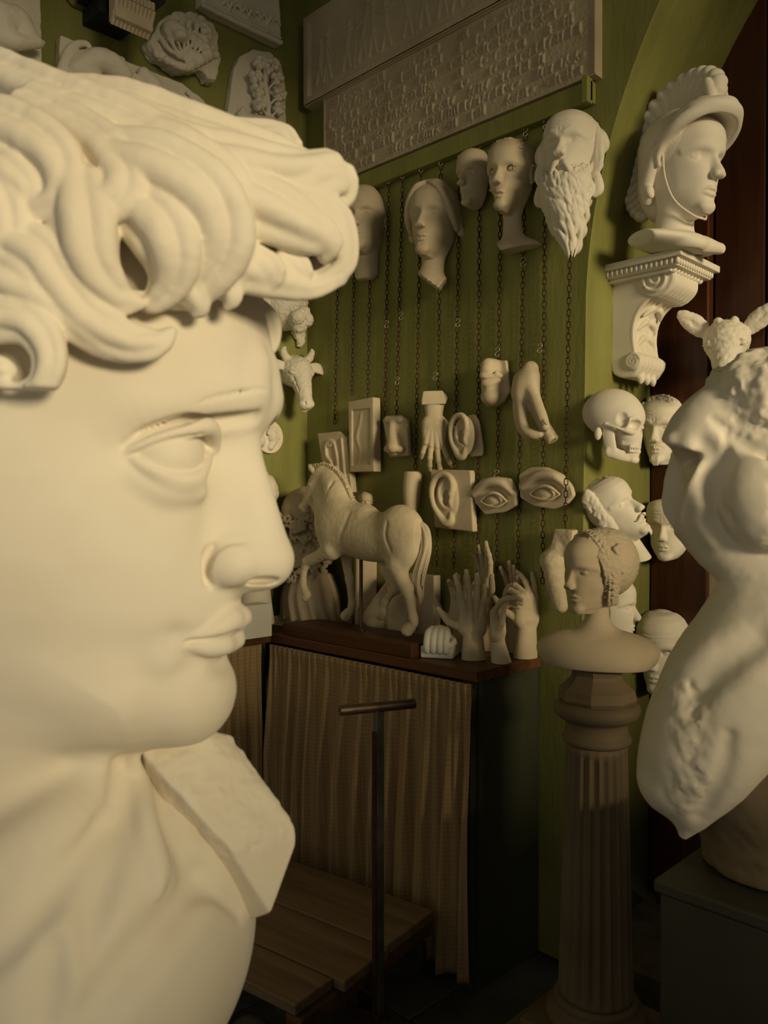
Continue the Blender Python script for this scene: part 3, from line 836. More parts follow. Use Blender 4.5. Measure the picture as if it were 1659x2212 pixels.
# hair: a cap of thick curling locks
HV = Vol((-1180, -560, D(300, 900, 0)[2]), (D(800, 400, -100)[0]+10, 520, D(200, 60, 0)[2]+40), 5.0)
HV.ell((U0-60, 0, D(0, 690)[2]), (500, 400, 425), 0)
LK = [
 # (px, py, v, r) chains, from the photograph's big locks; v is towards the camera
 [(-60, 150, 130, 60), (90, 215, 230, 60), (230, 270, 260, 62), (380, 330, 250, 58), (520, 360, 210, 56), (640, 372, 160, 46), (715, 352, 110, 30)],
 [(120, 215, 120, 50), (260, 240, 160, 60), (400, 290, 160, 62), (540, 330, 130, 52), (650, 365, 90, 40), (725, 395, 60, 36)],
 [(640, 405, 150, 40), (700, 385, 120, 42), (738, 388, 80, 34), (735, 428, 70, 26), (690, 452, 100, 18)],
 [(150, 205, 60, 40), (165, 195, 20, 26)], [(330, 235, 40, 36), (362, 222, 10, 26)],
 [(420, 290, -60, 50), (520, 296, -80, 40), (600, 300, -90, 36), (630, 325, -80, 30)],
 [(480, 420, 230, 60), (570, 452, 200, 62), (650, 490, 165, 50), (705, 520, 130, 34), (700, 555, 120, 16)],
 [(560, 420, 190, 46), (650, 440, 150, 46), (715, 470, 110, 40), (742, 520, 90, 30), (738, 575, 80, 26), (690, 606, 95, 22), (640, 600, 120, 16)],
 [(430, 540, 250, 46), (520, 580, 215, 46), (600, 605, 165, 36), (670, 622, 115, 24), (735, 602, 80, 14)],
 [(470, 560, 240, 34), (500, 600, 225, 30), (470, 628, 225, 14)], [(540, 560, 210, 32), (585, 590, 190, 30), (560, 622, 180, 12)],
 [(250, 350, 320, 60), (350, 380, 310, 72), (440, 440, 290, 74), (475, 520, 265, 66), (440, 600, 255, 48), (380, 640, 262, 28), (345, 625, 275, 12)],
 [(300, 450, 330, 54), (360, 520, 325, 60), (370, 600, 305, 44), (330, 650, 300, 24), (285, 640, 310, 12)],
 [(170, 400, 372, 50), (180, 480, 382, 60), (195, 570, 378, 52), (245, 640, 352, 36), (300, 655, 330, 12)],
 [(230, 330, 330, 46), (265, 400, 350, 48), (225, 440, 372, 40), (120, 445, 392, 26), (60, 440, 400, 12)],
 [(-80, 260, 330, 60), (40, 300, 370, 60), (120, 350, 385, 50), (130, 420, 392, 34), (60, 455, 400, 22), (0, 440, 405, 14)],
 [(-100, 400, 400, 60), (-10, 420, 410, 46), (20, 500, 408, 40), (-20, 570, 405, 40)],
 [(20, 520, 395, 46), (90, 560, 395, 50), (130, 620, 385, 46), (190, 690, 365, 42), (270, 738, 335, 36), (335, 742, 310, 26), (372, 715, 296, 10)],
 [(110, 640, 380, 34), (170, 700, 368, 36), (240, 752, 340, 24), (300, 768, 318, 12)],
 [(-60, 600, 400, 50), (40, 620, 402, 44), (110, 660, 392, 34), (150, 720, 378, 16)],
 [(-140, 690, 405, 44), (-40, 690, 410, 44), (60, 700, 408, 38), (106, 760, 402, 32), (92, 828, 402, 26), (40, 850, 405, 20), (0, 825, 408, 12)],
 [(-150, 780, 405, 40), (-60, 790, 410, 34), (10, 800, 405, 22)],
 [(380, 330, 60, 60), (520, 350, 40, 60), (620, 380, 20, 54), (690, 430, 0, 44)],
 [(560, 470, 30, 60), (650, 500, 0, 56), (700, 560, -10, 40), (640, 620, 0, 30)],
 [(500, 560, 60, 60), (600, 590, 40, 46), (660, 620, 30, 24)],
 [(350, 560, 305, 30), (400, 620, 280, 34), (430, 660, 262, 22), (418, 682, 262, 6)],
 [(480, 600, 235, 26), (500, 640, 225, 22), (488, 668, 225, 6)], [(610, 560, 150, 30), (650, 590, 130, 26), (620, 632, 130, 8)],
 [(20, 560, 402, 34), (70, 600, 402, 36), (80, 660, 398, 30), (40, 690, 402, 12)],
 [(-60, 330, 380, 46), (20, 380, 402, 40), (60, 420, 405, 26), (20, 470, 408, 12)],
 [(60, 230, 280, 46), (160, 290, 310, 50), (230, 330, 330, 46), (250, 380, 345, 30), (215, 410, 360, 12)],
 [(300, 290, 270, 44), (400, 340, 270, 50), (480, 390, 250, 46), (520, 450, 232, 34), (500, 500, 236, 14)],
 [(540, 680, -130, 46), (572, 705, -150, 40), (580, 745, -150, 26), (560, 765, -140, 8)],
 [(540, 470, -110, 60), (640, 500, -120, 50), (690, 560, -130, 34), (640, 610, -110, 20)],
]
def lock(L, k=7, ns=3):
    P = crom([list(D(a, b, v))+[r] for a, b, v, r in L], 5)
    T = np.gradient(P[:, :3], axis=0); T /= np.linalg.norm(T, axis=1)[:, None]+1e-9
    B = np.cross(T, np.array([0, -1.0, 0])); B /= np.linalg.norm(B, axis=1)[:, None]+1e-9
    R = P[:, 3]
    HV.tube(P[:, :3]+np.array([0, 1, 0])*R[:, None]*0.25, R*0.86, k, smooth=False)
    for o_, q, rr_ in ((-0.62, 0.12, 0.42), (0.0, 0.42, 0.48), (0.62, 0.08, 0.42)):
        HV.tube(P[:, :3]+B*(R*o_)[:, None]+np.array([0, -1, 0])*(R*q)[:, None], R*rr_, 5, smooth=False)
for L in LK: lock(L)
rg = random.Random(11)
for i in range(60):   # the rest of the head, out of the photograph's sight
    a = rg.uniform(0, 2*math.pi); t = rg.uniform(0.1, 1.3)
    n = np.array([math.cos(a)*math.sin(t), math.sin(a)*math.sin(t), math.cos(t)])
    if n[1] < -0.25 and n[0] > -0.75: continue
    if n[0] > 0.5: continue
    c = np.array([U0-60, 0, D(0, 690)[2]])+n*[500, 400, 425]
    tn = np.cross(n, rg.choice([(0, 0, 1), (0, 1, 0), (1, 0, 0)])); tn /= np.linalg.norm(tn)+1e-6
    b = np.cross(n, tn)
    R = rg.uniform(60, 90)
    HV.tube([c+R*(tn*math.cos(q)+b*math.sin(q))*(1-0.12*q) for q in np.linspace(0, 4.2, 6)], [44, 42, 38, 34, 26, 14], 14, n=4)
HV.noise(1.6, 40)
HV.obj('curly_hair', 'plaster', giant, xf=g_xf)

# broken block at the far shoulder
pts = [D(300, 1618, 40), D(440, 1572, -40), D(500, 1590, -100), D(641, 1784, -70), D(642, 1818, -70), D(586, 1974, -10), D(494, 1834, 60), D(400, 1728, 80),
       D(540, 1990, -40), D(430, 1880, -20), D(320, 1740, -20), D(330, 1640, -200), D(560, 1780, -260), D(470, 1600, -220)]
pl = hull_planes(pts); P = np.array(pts)
BV = Vol(P.min(0)-30, P.max(0)+30, 4.0)
BV.hull(pl, P.min(0)-20, P.max(0)+20, ks=5)
BV.noise(3.6, 34, lo=P.min(0)+[0,0,150], hi=P.max(0)+20, fall=30)
b = BV.obj('broken_shoulder_block', 'plaster', giant, xf=g_xf)
b['label'] = 'rough broken plaster block below the chin'
# plinth under the giant bust (below the frame)
pb = at(120, 2212, 0.93)
bm = bmesh.new(); bm_box(bm, (0, 0, 0), (0.42, 0.42, 0.62), 0.006)
o = bm_obj('bust_stand', bm, 'dark_box'); o.location = (pb[0], pb[1], 0.34)
tag(o, 'dark stand carrying the giant curly-haired head', 'pedestal')
# ================================================================== faces: one sculpting routine, many sitters
def base_head(V, jaw=1.0, wide=1.0, gaunt=0.0, eyes='closed', mouth=0.0, nose=1.0, brow=1.0, cran=True, ears=True, p=2.35, frown=0.0, fore=0.0, lips=1.0, cheek=0.0, socket=1.0):
    """unit head: chin w=0, crown w=1; x forward, y lateral, z up"""
    zp = np.array([-.06, -.02, .02, .06, .12, .20, .30, .40, .50, .58, .64, .72, .80, .88, .95, 1.0])
    Pp = np.array([.18, .30, .355, .372, .360, .362, .372, .368, .362, .392, .408, .412+fore, .395+fore, .340+fore, .24, .10])
    zw = np.array([-.06, 0, .06, .14, .22, .32, .42, .52, .62, .72, .82, .90, .96, 1.0])
    Ww = np.array([.06, .10, .155, .205, .235, .262, .285, .305, .318, .322, .305, .26, .18, .08])*wide
    Ww[:5] *= jaw
    U0 = -0.10
    def F(y, z):
        P = np.interp(z, zp, Pp); W = np.interp(z, zw, Ww)
        q = np.clip(np.abs(y)/W, 0, 1.3)
        b = U0+(P-U0)*np.where(q < 1, np.maximum(1-q**p, 0)**(1/p), 0)-np.where(q >= 1, (q-1)*0.8, 0)
        for s in (-1, 1):
            b = b-0.052*socket*np.exp(-((y-s*.132)/.066)**2-((z-.525)/.045)**2)
            b = b-(0.012+0.03*gaunt)*np.exp(-((y-s*.19)/.06)**2-((z-.27)/.09)**2)
            b = b+cheek*np.exp(-((y-s*.185)/.07)**2-((z-.40)/.06)**2)
            b = b-0.010*np.exp(-((y-s*.28)/.06)**2-((z-.66)/.09)**2)
        return np.where((z < -.055) | (z > .985), -3.0, b)
    V.head_F = F
    def fx(y, z): return float(F(np.array([[y]]), np.array([[z]]))[0, 0])
    def Fs(y, z):
        H = F(y, z)
        for _ in range(3):
            H2 = H.copy(); H2[:, 1:-1] = .25*H[:, :-2]+.5*H[:, 1:-1]+.25*H[:, 2:]; H = H2
        return H
    V.front(Fs, U0-0.02)
    if cran:
        V.ell((-.06, 0, .645), (.385, .325*wide, .355), .06)
        V.ell((-.02, 0, .34), (.25, .235*wide, .24), .10)
    for s in (-1, 1):
        # brow ridge
        V.tube([(fx(.03, .585)-.022, s*.035, .588), (fx(.10, .60)-.028, s*.10, .607), (fx(.18, .60)-.03, s*.18, .603), (fx(.25, .57)-.03, s*.25, .565)], [.026*brow, .030*brow, .030*brow, .018], .045)
        if frown:
            V.tube([(fx(.02, .66)+.004, s*.022, .68), (fx(.03, .6)+.006, s*.03, .60)], [.003, .010*frown], .012, sub=True)
            V.tube([(fx(.05, .61)-.01, s*.05, .60), (fx(.11, .63)-.012, s*.12, .645)], [.026*frown, .016*frown], .025)
            for q in (.70, .745):
                V.tube([(fx(.02, q)+.002, s*.01, q), (fx(.12, q)+.002, s*.12, q+.012), (fx(.2, q)+.002, s*.2, q)], [.005, .006, .003], .012, sub=True)
        c = np.array([fx(.132, .522), s*.132, .522])
        if eyes == 'closed':
            V.ell(c+[-.024, 0, 0], (.052, .064, .044), .014)
            V.tube([c+[.000, -s*.062, -.008], c+[.026, -s*.02, -.024], c+[.026, s*.02, -.024], c+[-.006, s*.066, -.010]], [.003, .005, .005, .003], .006, sub=True)
            V.tube([c+[-.006, -s*.055, .018], c+[.010, 0, .036], c+[-.012, s*.064, .016]], [.004, .005, .004], .010, sub=True)
        elif eyes == 'open':
            V.ell(c+[-.030, 0, 0], (.052, .058, .046), .004)
            V.tube([c+[.000, -s*.064, -.006], c+[.018, -s*.03, .024], c+[.020, s*.015, .028], c+[-.018, s*.070, -.004]], [.008, .013, .013, .009], .006)
            V.tube([c+[.000, -s*.064, -.010], c+[.012, -s*.02, -.030], c+[.010, s*.02, -.030], c+[-.018, s*.068, -.008]], [.007, .010, .010, .007], .006)
        elif eyes == 'staring':
            V.ell(c+[-.012, 0, 0], (.058, .066, .054), .010, sub=True)
            V.ell(c+[-.034, 0, 0], (.050, .056, .047), .002)
            V.ell(c+[.018, -s*.004, .003], (.010, .012, .012), .003, sub=True)
            V.tube([c+[.012, s*.062*math.cos(a), .050*math.sin(a)] for a in np.linspace(0, 2*math.pi, 11)], .009, .006)
        elif eyes == 'hollow':
            V.ell(c+[.0, 0, 0], (.05, .056, .036), .016, sub=True)
            V.ell(c+[-.036, 0, -.004], (.044, .05, .036), .006)
            V.tube([c+[-.012, -s*.05, -.012], c+[.006, 0, -.026], c+[-.014, s*.056, -.014]], [.006, .009, .006], .010)
        # nose wings, nostrils, lips, ears
        tipx = fx(0, .36)+.118*nose
        V.ell((tipx-.060, s*.047, .338), (.044, .028, .032), .016)
        V.tube([(tipx-.052, s*.070, .372), (tipx-.086, s*.078, .345), (tipx-.088, s*.072, .315)], [.004, .006, .004], .010, sub=True)
        V.ell((tipx-.050, s*.026, .311), (.032, .014, .013), .006, sub=True)
        mo = mouth
        V.tube([(fx(0, .215)+.012, 0, .222), (fx(.035, .215)+.010, s*.032, .226), (fx(.07, .2)+.002, s*.07, .210), (fx(.11, .195)-.008, s*.108, .194)], [.018*lips, .020*lips, .014*lips, .004], .012)
        V.tube([(fx(0, .165)+.006, 0, .168-mo), (fx(.04, .165)+.004, s*.04, .168-mo), (fx(.08, .18)-.002, s*.075, .178-mo*.6), (fx(.11, .19)-.01, s*.105, .190)], [.021*lips, .020*lips, .013*lips, .004], .012)
        if mo > 0:
            V.ell((fx(0, .19)+.012, s*.03, .195-mo*.5), (.035, .05, mo*.6+.004), .008, sub=True)
        else:
            V.tube([(fx(0, .195)+.024, 0, .194), (fx(.05, .195)+.018, s*.05, .197), (fx(.115, .19)+.002, s*.118, .190)], [.004, .004, .006], .006, sub=True)
        if ears:
            e0 = np.array([-.035, s*.300*wide, .50])
            V.tube([e0+[.035, s*.005, -.10], e0+[.03, s*.03, -.12], e0+[-.03, s*.035, -.06], e0+[-.065, s*.052, .03], e0+[-.04, s*.055, .10], e0+[.015, s*.035, .11], e0+[.04, s*.012, .06]], [.016, .022, .015, .016, .016, .015, .012], .010)
            V.ell(e0+[-.005, s*.012, 0], (.05, .026, .10), .02)
            V.ell(e0+[.005, s*.050, .01], (.026, .02, .045), .010, sub=True)
    # nose bridge and ball
    V.tube([(fx(0, .60)-.030, 0, .60), (fx(0, .53)-.004*nose, 0, .53), (fx(0, .45)+.035*nose, 0, .45), (tipx-.040, 0, .362)], [.028, .026, .030, .038], .036)
    V.tube([(fx(0, .50)-.03, 0, .48), (tipx-.085, 0, .36)], [.040, .050], .04)
    V.tube([(tipx-.044, 0, .350), (tipx-.10, 0, .335)], [.033, .036], .012)
    V.ell((fx(0, .055)-.052, 0, .055), (.062, .092, .058), .05)
    V.ell((fx(0, .115)+.018, 0, .118), (.016, .06, .014), .025, sub=True)
    V.fx = fx
    def top(x, a):
        for z in np.linspace(1.02, .5, 60):
            if (z < .985 and fx(a, z) >= x): return z
            if cran and ((x+.06)/.385)**2+(a/(.325*wide))**2+((z-.645)/.355)**2 < 1: return z
        return .6
    V.top = top
    return fx
def newhead(h=.0105, lo=(-.55, -.48, -.75), hi=(.62, .48, 1.12)):
    return Vol(lo, hi, h)
def neckit(V, to=-.35, r=.185, r2=None, x=-.06, x2=-.10, k=.07):
    V.tube([(x, 0, .25), (x2, 0, to)], [r, r2 or r], k)
def place(o, P, yaw, pitch=0, roll=0, tilt=0):
    o.location = tuple(P)
    m = Matrix.Rotation(math.radians(tilt), 3, Vector(_f)) @ Matrix.Rotation(math.radians(yaw), 3, 'Z') @ Matrix.Rotation(math.radians(pitch), 3, 'Y') @ Matrix.Rotation(math.radians(roll), 3, 'X')
    o.rotation_euler = m.to_euler()
    return o
def strands(V, curves, r=.012, k=.004, n=4):
    for c in curves: V.tube(c, r, k, n=n)
def hang(V, name, mat, px, py, plane, hpx, yaw, pitch=0, roll=0, off=0.0, pivot=(0, 0, .5), label='', cat='mask', group='plaster masks', tilt=0):
    """place a unit head so that its pivot appears at (px, py) on a plane of the room; hpx = chin-to-crown pixels"""
    kind, val = plane
    P = onY(px, py, val) if kind == 'Y' else onX(px, py, val) if kind == 'X' else at(px, py, val)
    sc = hpx*mpp(P)
    pv = np.array(pivot)*sc
    o = V.obj(name, mat, scale=sc, xf=lambda v: v-pv)
    place(o, P, yaw, pitch, roll, tilt)
    if label: tag(o, label, cat, group)
    return o
def outline_cut(V, pts_yz, k=.01):
    """keep only what lies inside a closed outline in the (y, z) plane"""
    P = np.array(pts_yz, float); P = crom(np.vstack([P, P[:1]]), 6)
    Y = V.ax[1][:, None]; Z = V.ax[2][None, :]
    d = np.full((len(V.ax[1]), len(V.ax[2])), 1e9); ins = np.zeros(d.shape, bool)
    for a, b in zip(P[:-1], P[1:]):
        ab = b-a; L2 = ab @ ab+1e-12
        t = np.clip(((Y-a[0])*ab[0]+(Z-a[1])*ab[1])/L2, 0, 1)
        d = np.minimum(d, (Y-a[0]-t*ab[0])**2+(Z-a[1]-t*ab[1])**2)
        c = ((a[1] > Z) != (b[1] > Z)) & (Y < (b[0]-a[0])*(Z-a[1])/(b[1]-a[1]+1e-12)+a[0])
        ins ^= c
    d = np.sqrt(d)*np.where(ins, -1, 1)
    V.F = -smin(-V.F, -d[None].astype(np.float32), k)
def ring(n, ry, rz, c=(0, .5)):
    return [(c[0]+ry*math.cos(a), c[1]+rz*math.sin(a)) for a in np.linspace(0, 2*math.pi, n, endpoint=False)]

WB = ('Y', -0.055)
# bald death mask with neck, half hidden by the giant curls
V = newhead(); base_head(V, eyes='closed', wide=1.02, jaw=1.05); neckit(V, -.45, .19)
V.cut((-1, 0, 0), (-.06, 0, 0)); outline_cut(V, ring(22, .345, .72, (0, .32)), .02)
V.cut((0, 0, -1), (0, 0, -.36), .03)
o = hang(V, 'death_mask', 'plaster_aged', 792, 488, ('Y', -0.022), 146, -64, 0, 0, pivot=(-.06, 0, .45), label='bald plaster death mask with bare neck and closed eyes, hung beside the curls')
# a small plaster plug below it
bm = bmesh.new(); bm_cyl(bm, (0, 0, 0), (0, -0.03, 0), 0.010, 0.009); bm_cyl(bm, (0, -0.03, 0), (0, -0.032, 0), 0.004)
b = bm_obj('hanging_plug', bm, 'plaster_aged', None, smooth=False); b.location = tuple(onY(791, 586, 0.0)); tag(b, 'small plaster plug just under the bald mask', 'plug')

# young woman with smooth parted hair
V = newhead(lo=(-.55, -.48, -.72)); base_head(V, eyes='closed', wide=1.0, jaw=.98, brow=.5, lips=.9, nose=.92, ears=False, socket=.9)
V.tube([(-.05, 0, .2), (-.02, 0, -.10), (.02, 0, -.30)], [.165, .155, .20], .06)
V.ell((.0, 0, -.45), (.22, .42, .22), .08)
for s in (-1, 1):
    for q in range(11):   # hair drawn from the parting over the temples
        t = q/10
        V.tube([(.30-.52*t, s*.0, .925+.09*math.sin(3*t)), (.34-.52*t, s*.14, .865+.09*math.sin(3*t)), (.27-.46*t, s*.265, .70+.05*t), (.16-.36*t, s*.325, .50), (.02-.20*t, s*.335, .37+.02*t)], [.026, .036, .044, .046, .036], .006)
    V.tube([(-.06, s*.34, .40), (-.10, s*.36, .33), (-.20, s*.30, .36)], [.05, .06, .05], .02)
V.cut((-1, 0, 0), (-.10, 0, 0))
V.cut((.15, -.55, -.82), (.0, 0, -.33), .012)
V.cut((-.3, .75, -.45), (.0, .30, -.15), .02)
V.noise(.006, .03, lo=(-.5, -.48, -.6), hi=(.5, .48, -.25), fall=.05)
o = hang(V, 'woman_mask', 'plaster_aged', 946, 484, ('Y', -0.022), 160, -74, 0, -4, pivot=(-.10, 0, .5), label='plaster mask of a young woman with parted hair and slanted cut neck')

# narrow face mask
V = newhead(); base_head(V, eyes='closed', wide=.93, gaunt=.4, ears=False, cran=False, nose=1.1)
V.cut((-1, 0, 0), (.02, 0, 0)); outline_cut(V, [(0, -.03), (.16, .03), (.25, .25), (.285, .5), (.27, .75), (.18, .91), (0, .96), (-.18, .91), (-.27, .75), (-.285, .5), (-.25, .25), (-.16, .03)], .03)
o = hang(V, 'face_mask', 'plaster_aged', 1030, 392, ('Y', -0.03), 128, -90, 2, 0, pivot=(.02, 0, .46), label='thin shadowed face mask hung behind the staring young head')

# gaunt staring young man with cropped hair and neck
V = newhead(lo=(-.55, -.5, -.66)); base_head(V, eyes='staring', wide=.96, jaw=.8, gaunt=1.0, mouth=.012, nose=1.02, brow=.7, lips=.85, cheek=.02)
V.tube([(-.08, 0, .25), (-.08, 0, -.05), (-.12, 0, -.32)], [.165, .13, .15], .05)
V.ell((-.16, 0, -.50), (.20, .44, .22), .09)
rg = random.Random(5)
for i in range(60):
    a = rg.uniform(-.26, .26); b0 = rg.uniform(-.05, .22)
    z = .985-.35*a*a-.5*max(0, b0-.1)**2*6
    x = b0
    zt = V.top(x, a)
    V.tube([(x, a, zt-.004), (x+.035, a+rg.uniform(-.015, .015), zt-.006), (x+.055, a+rg.uniform(-.02, .02), zt-.028)], [.010, .012, .005], .003, n=2)
V.cut((-1, 0, 0), (-.30, 0, 0)); V.cut((0, .1, -1), (0, 0, -.47), .02)
V.cut((.0, -.75, -.6), (.0, -.18, -.42), .02)
o = hang(V, 'young_man_mask', 'plaster_aged', 1124, 396, ('Y', -0.022), 152, -80, 3, -3, pivot=(-.30, 0, .50), label='gaunt cropped-haired plaster head with staring eyes and long neck')

# old bearded man
V = newhead(.0105, lo=(-.5, -.55, -.85), hi=(.68, .55, 1.12)); base_head(V, eyes='open', wide=1.02, brow=1.2, frown=1.0, mouth=.03, gaunt=.5, nose=1.05)
rg = random.Random(21)
def wavy(p0, p1, amp, n=6, ph=0.0, lat=(0, 1, 0)):
    p0 = np.array(p0, float); p1 = np.array(p1, float)
    return [p0+(p1-p0)*t+np.array(lat)*amp*math.sin(t*7+ph)*(0.3+t) for t in np.linspace(0, 1, n)]
bz = [.30, .20, .05, -.10, -.28, -.45, -.62, -.80]; bw = [.29, .31, .31, .29, .25, .20, .13, .05]; bd = [.20, .28, .32, .31, .27, .22, .16, .08]; bx = [.10, .08, .07, .06, .05, .04, .05, .07]
for a in range(7):
    V.ell((bx[a], .02*a*.6, bz[a]), (bd[a]*.86, bw[a]*.86, .13), .05)
for i in range(110):    # beard
    ph0 = rg.uniform(-1.45, 1.45); z0 = .10+.17*abs(math.sin(ph0))+rg.uniform(-.10, .02) if i < 60 else rg.uniform(-.35, .10)
    L = rg.uniform(.28, .55); pts = []; w_ = rg.uniform(0, 6)
    for t in np.linspace(0, 1, 7):
        z = z0-L*t; ph_ = ph0*(1-.15*t)+.16*math.sin(6*t+w_)
        sc = 1.0+.06*math.sin(9*t+w_)
        pts.append((np.interp(-z, [-q for q in bz], bx)+np.interp(-z, [-q for q in bz], bd)*math.cos(ph_)*sc, np.interp(-z, [-q for q in bz], bw)*math.sin(ph_)*sc+.10*max(0, -z)**1.5, max(z, -.82)))
    V.tube(pts, [.020, .027, .030, .030, .027, .022, .008], .004, n=2)
for s in (-1, 1):      # moustache, side hair and locks at the temple
    for q in range(4):
        V.tube([(.40, s*.02, .262-.008*q), (.405, s*.07, .240-.012*q), (.365, s*.12, .165-.02*q), (.33, s*.135, .05-.03*q)], [.015, .022, .02, .008], .007, n=3)
    for q in range(9):
        t = q/8
        V.tube([(.02-.12*t, s*(.305+.01*t), .80-.10*t), (.06-.08*t, s*(.345+.03*math.sin(q)), .62-.06*t), (.04-.05*t, s*(.33+.04*math.sin(q*2)), .46-.05*t), (.08, s*(.34+.05*math.sin(q*1.3)), .30-.06*t), (.10, s*.30, .12)], [.03, .042, .04, .036, .016], .008, n=3)
    V.tube([(-.05, s*.30, .74), (.0, s*.365, .63), (-.02, s*.40, .53), (-.02, s*.35, .45)], [.06, .075, .06, .03], .012)
    V.tube([(.05, s*.30, .24), (.06, s*.345, .10), (.06, s*.37, -.02), (.08, s*.33, -.09)], [.05, .065, .06, .03], .012)
V.cut((-1, 0, 0), (-.16, 0, 0))
o = hang(V, 'bearded_man_mask', 'plaster', 1242, 348, ('Y', -0.022), 176, -76, -4, 0, pivot=(-.16, 0, .5), label='bald old man with long flowing plaster beard, nearest the doorway')

# ------------------------------------------------------------------ on the doorway reveal (plane x = WX) and the boards (plane y = DY)
# skull, turned to the right
V = newhead(.0095, lo=(-.55, -.42, -.10), hi=(.5, .42, 1.08))
V.ell((-.07, 0, .67), (.41, .30, .33), 0); V.ell((.12, 0, .60), (.27, .25, .25), .06)
V.ell((.20, 0, .36), (.17, .17, .20), .05)
V.tube([(.20, 0, .32), (.24, 0, .25)], [.13, .115], .05)
for s in (-1, 1):
    V.tube([(.30, s*.06, .58), (.31, s*.15, .60), (.25, s*.235, .56)], [.030, .032, .022], .02)
    V.tube([(.27, s*.14, .40), (.20, s*.24, .42), (.05, s*.285, .46), (-.06, s*.27, .48)], [.05, .035, .022, .02], .014)
    V.tube([(.25, s*.235, .56), (.22, s*.245, .44)], [.022, .026], .016)
    V.ell((.33, s*.132, .49), (.11, .078, .068), .014, sub=True)
    V.ell((.17, s*.27, .55), (.075, .06, .10), .03, sub=True)
    V.ell((.06, s*.26, .34), (.10, .07, .085), .03, sub=True)
    V.tube([(-.03, s*.215, .44), (-.01, s*.215, .28), (.02, s*.21, .14)], [.075, .085, .085], .02, flat=((0, 1, 0), 2.4))
    V.tube([(.02, s*.205, .12), (.14, s*.165, .08), (.26, s*.075, .055)], [.085, .072, .066], .02, flat=((.6, s*.8, 0), 1.9))
    V.ell((-.16, s*.25, .36), (.05, .05, .09), .03)
V.tube([(.28, -.06, .03), (.30, 0, .03), (.28, .06, .03)], [.05, .055, .05], .02)
V.ell((.38, 0, .385), (.07, .042, .058), .008, sub=True)
V.tube([(.31, 0, .53), (.37, 0, .47)], [.025, .02], .015)
V.tube([(.16, -.12, .25), (.29, -.07, .235), (.315, 0, .23), (.29, .07, .235), (.16, .12, .25)], .040, .02)
V.tube([(.16, -.13, .105), (.28, -.07, .10), (.305, 0, .10), (.28, .07, .10), (.16, .13, .105)], .040, .02)
for row, z in ((0, .205), (1, .145)):
    for s in (-1, 1):
        for q in range(7):
            y = .014+.026*q; x = .345-1.3*max(0, y-.02)**1.5
            V.ell((x, s*y, z), (.018, .0125, .034), .002)

o = hang(V, 'skull', 'plaster', 1326, 915, ('X', WX+.075), 156, 12, 4, 0, pivot=(-.03, 0, .52), label='plaster human skull with bared teeth on the lit doorway reveal', cat='skull', group=None)

# sleeping moustached head with curly hair, tilted back
V = newhead(lo=(-.55, -.48, -.62)); base_head(V, eyes='closed', wide=.97, brow=.7, nose=1.0, ears=False)
neckit(V, -.50, .165, .18, x2=-.04)
rg = random.Random(9)
for s in (-1, 1):
    V.tube([(.40, s*.015, .265), (.405, s*.06, .250), (.36, s*.115, .215), (.33, s*.13, .235)], [.012, .017, .012, .006], .006)
    for q in range(30):
        t = q/29
        a = math.radians(-25+150*t)
        cx, cz = .02, .52
        V.tube(wavy((cx+.12*math.cos(a)*.5, s*(.29+.03*rg.random())*max(.15, math.sin(math.radians(60+70*(1-t)))), cz+.42*math.sin(a)-.02),
                    (cx-.10+.1*math.cos(a)*.5, s*(.33+.04*rg.random())*max(.2, math.sin(math.radians(60+70*(1-t)))), cz+.45*math.sin(a)-.20), .03, ph=rg.uniform(0, 6), lat=(.7, .5, .2)), [.04, .045, .045, .04, .035, .02], .01, n=2)
for q in range(5): V.tube([(.36, -.03+.015*q, .05), (.37, -.03+.014*q, .0), (.355, -.02+.01*q, -.05)], [.014, .014, .006], .006)
V.cut((-1, 0, 0), (-.22, 0, 0)); V.cut((-.5, 0, -1), (0, 0, -.30), .01)
o = hang(V, 'sleeping_head', 'plaster', 1322, 1106, ('X', WX+.045), 150, -2, -6, 0, tilt=-27, pivot=(-.0, 0, .48), label='sleeping moustached plaster head with long curls, tilted back below the skull')

# masks on the brown boards
V = newhead(); base_head(V, eyes='closed', wide=1.0, frown=1.0, brow=1.2, gaunt=.4, ears=False, cran=True)
rg = random.Random(3)
for i in range(46):
    a = rg.uniform(-.24, .24); x = .14+rg.uniform(-.05, .12)-.5*a*a
    zt = V.top(x, a)
    V.tube([(x, a, zt-.01), (x+.03, a+rg.uniform(-.012, .012), zt+.012), (x+.05, a+rg.uniform(-.02, .02), zt-.02)], [.014, .016, .006], .003, n=2)
for s in (-1, 1):
    for q in range(6): V.tube([(.405-.01*q, s*.018*q, .265), (.40-.016*q, s*(.01+.022*q), .225)], [.011, .006], .004)
for q in range(9): V.tube([(.37, -.05+.012*q, .10), (.385, -.045+.011*q, .05), (.36, -.03+.008*q, -.03)], [.014, .016, .006], .005, n=2)
V.cut((-1, 0, 0), (.02, 0, 0))
o = hang(V, 'grimacing_mask', 'plaster', 1431, 930, ('Y', DY), 146, -82, 4, 0, pivot=(.02, 0, .48), label='frowning old man mask with cropped hair beside the skull')

V = newhead(); base_head(V, eyes='closed', wide=1.10, jaw=1.15, ears=False, cran=False, nose=.95, brow=.9, frown=.25)
V.cut((-1, 0, 0), (.0, 0, 0)); outline_cut(V, [(0, -.03), (.17, .02), (.28, .22), (.33, .5), (.32, .75), (.24, .88), (0, .92), (-.24, .88), (-.32, .75), (-.33, .5), (-.28, .22), (-.17, .02)], .03)
o = hang(V, 'face_mask', 'plaster', 1448, 1140, ('Y', DY), 140, -82, 6, 0, pivot=(.0, 0, .46), label='broad stern face mask with closed eyes hanging mid-height on brown boards')

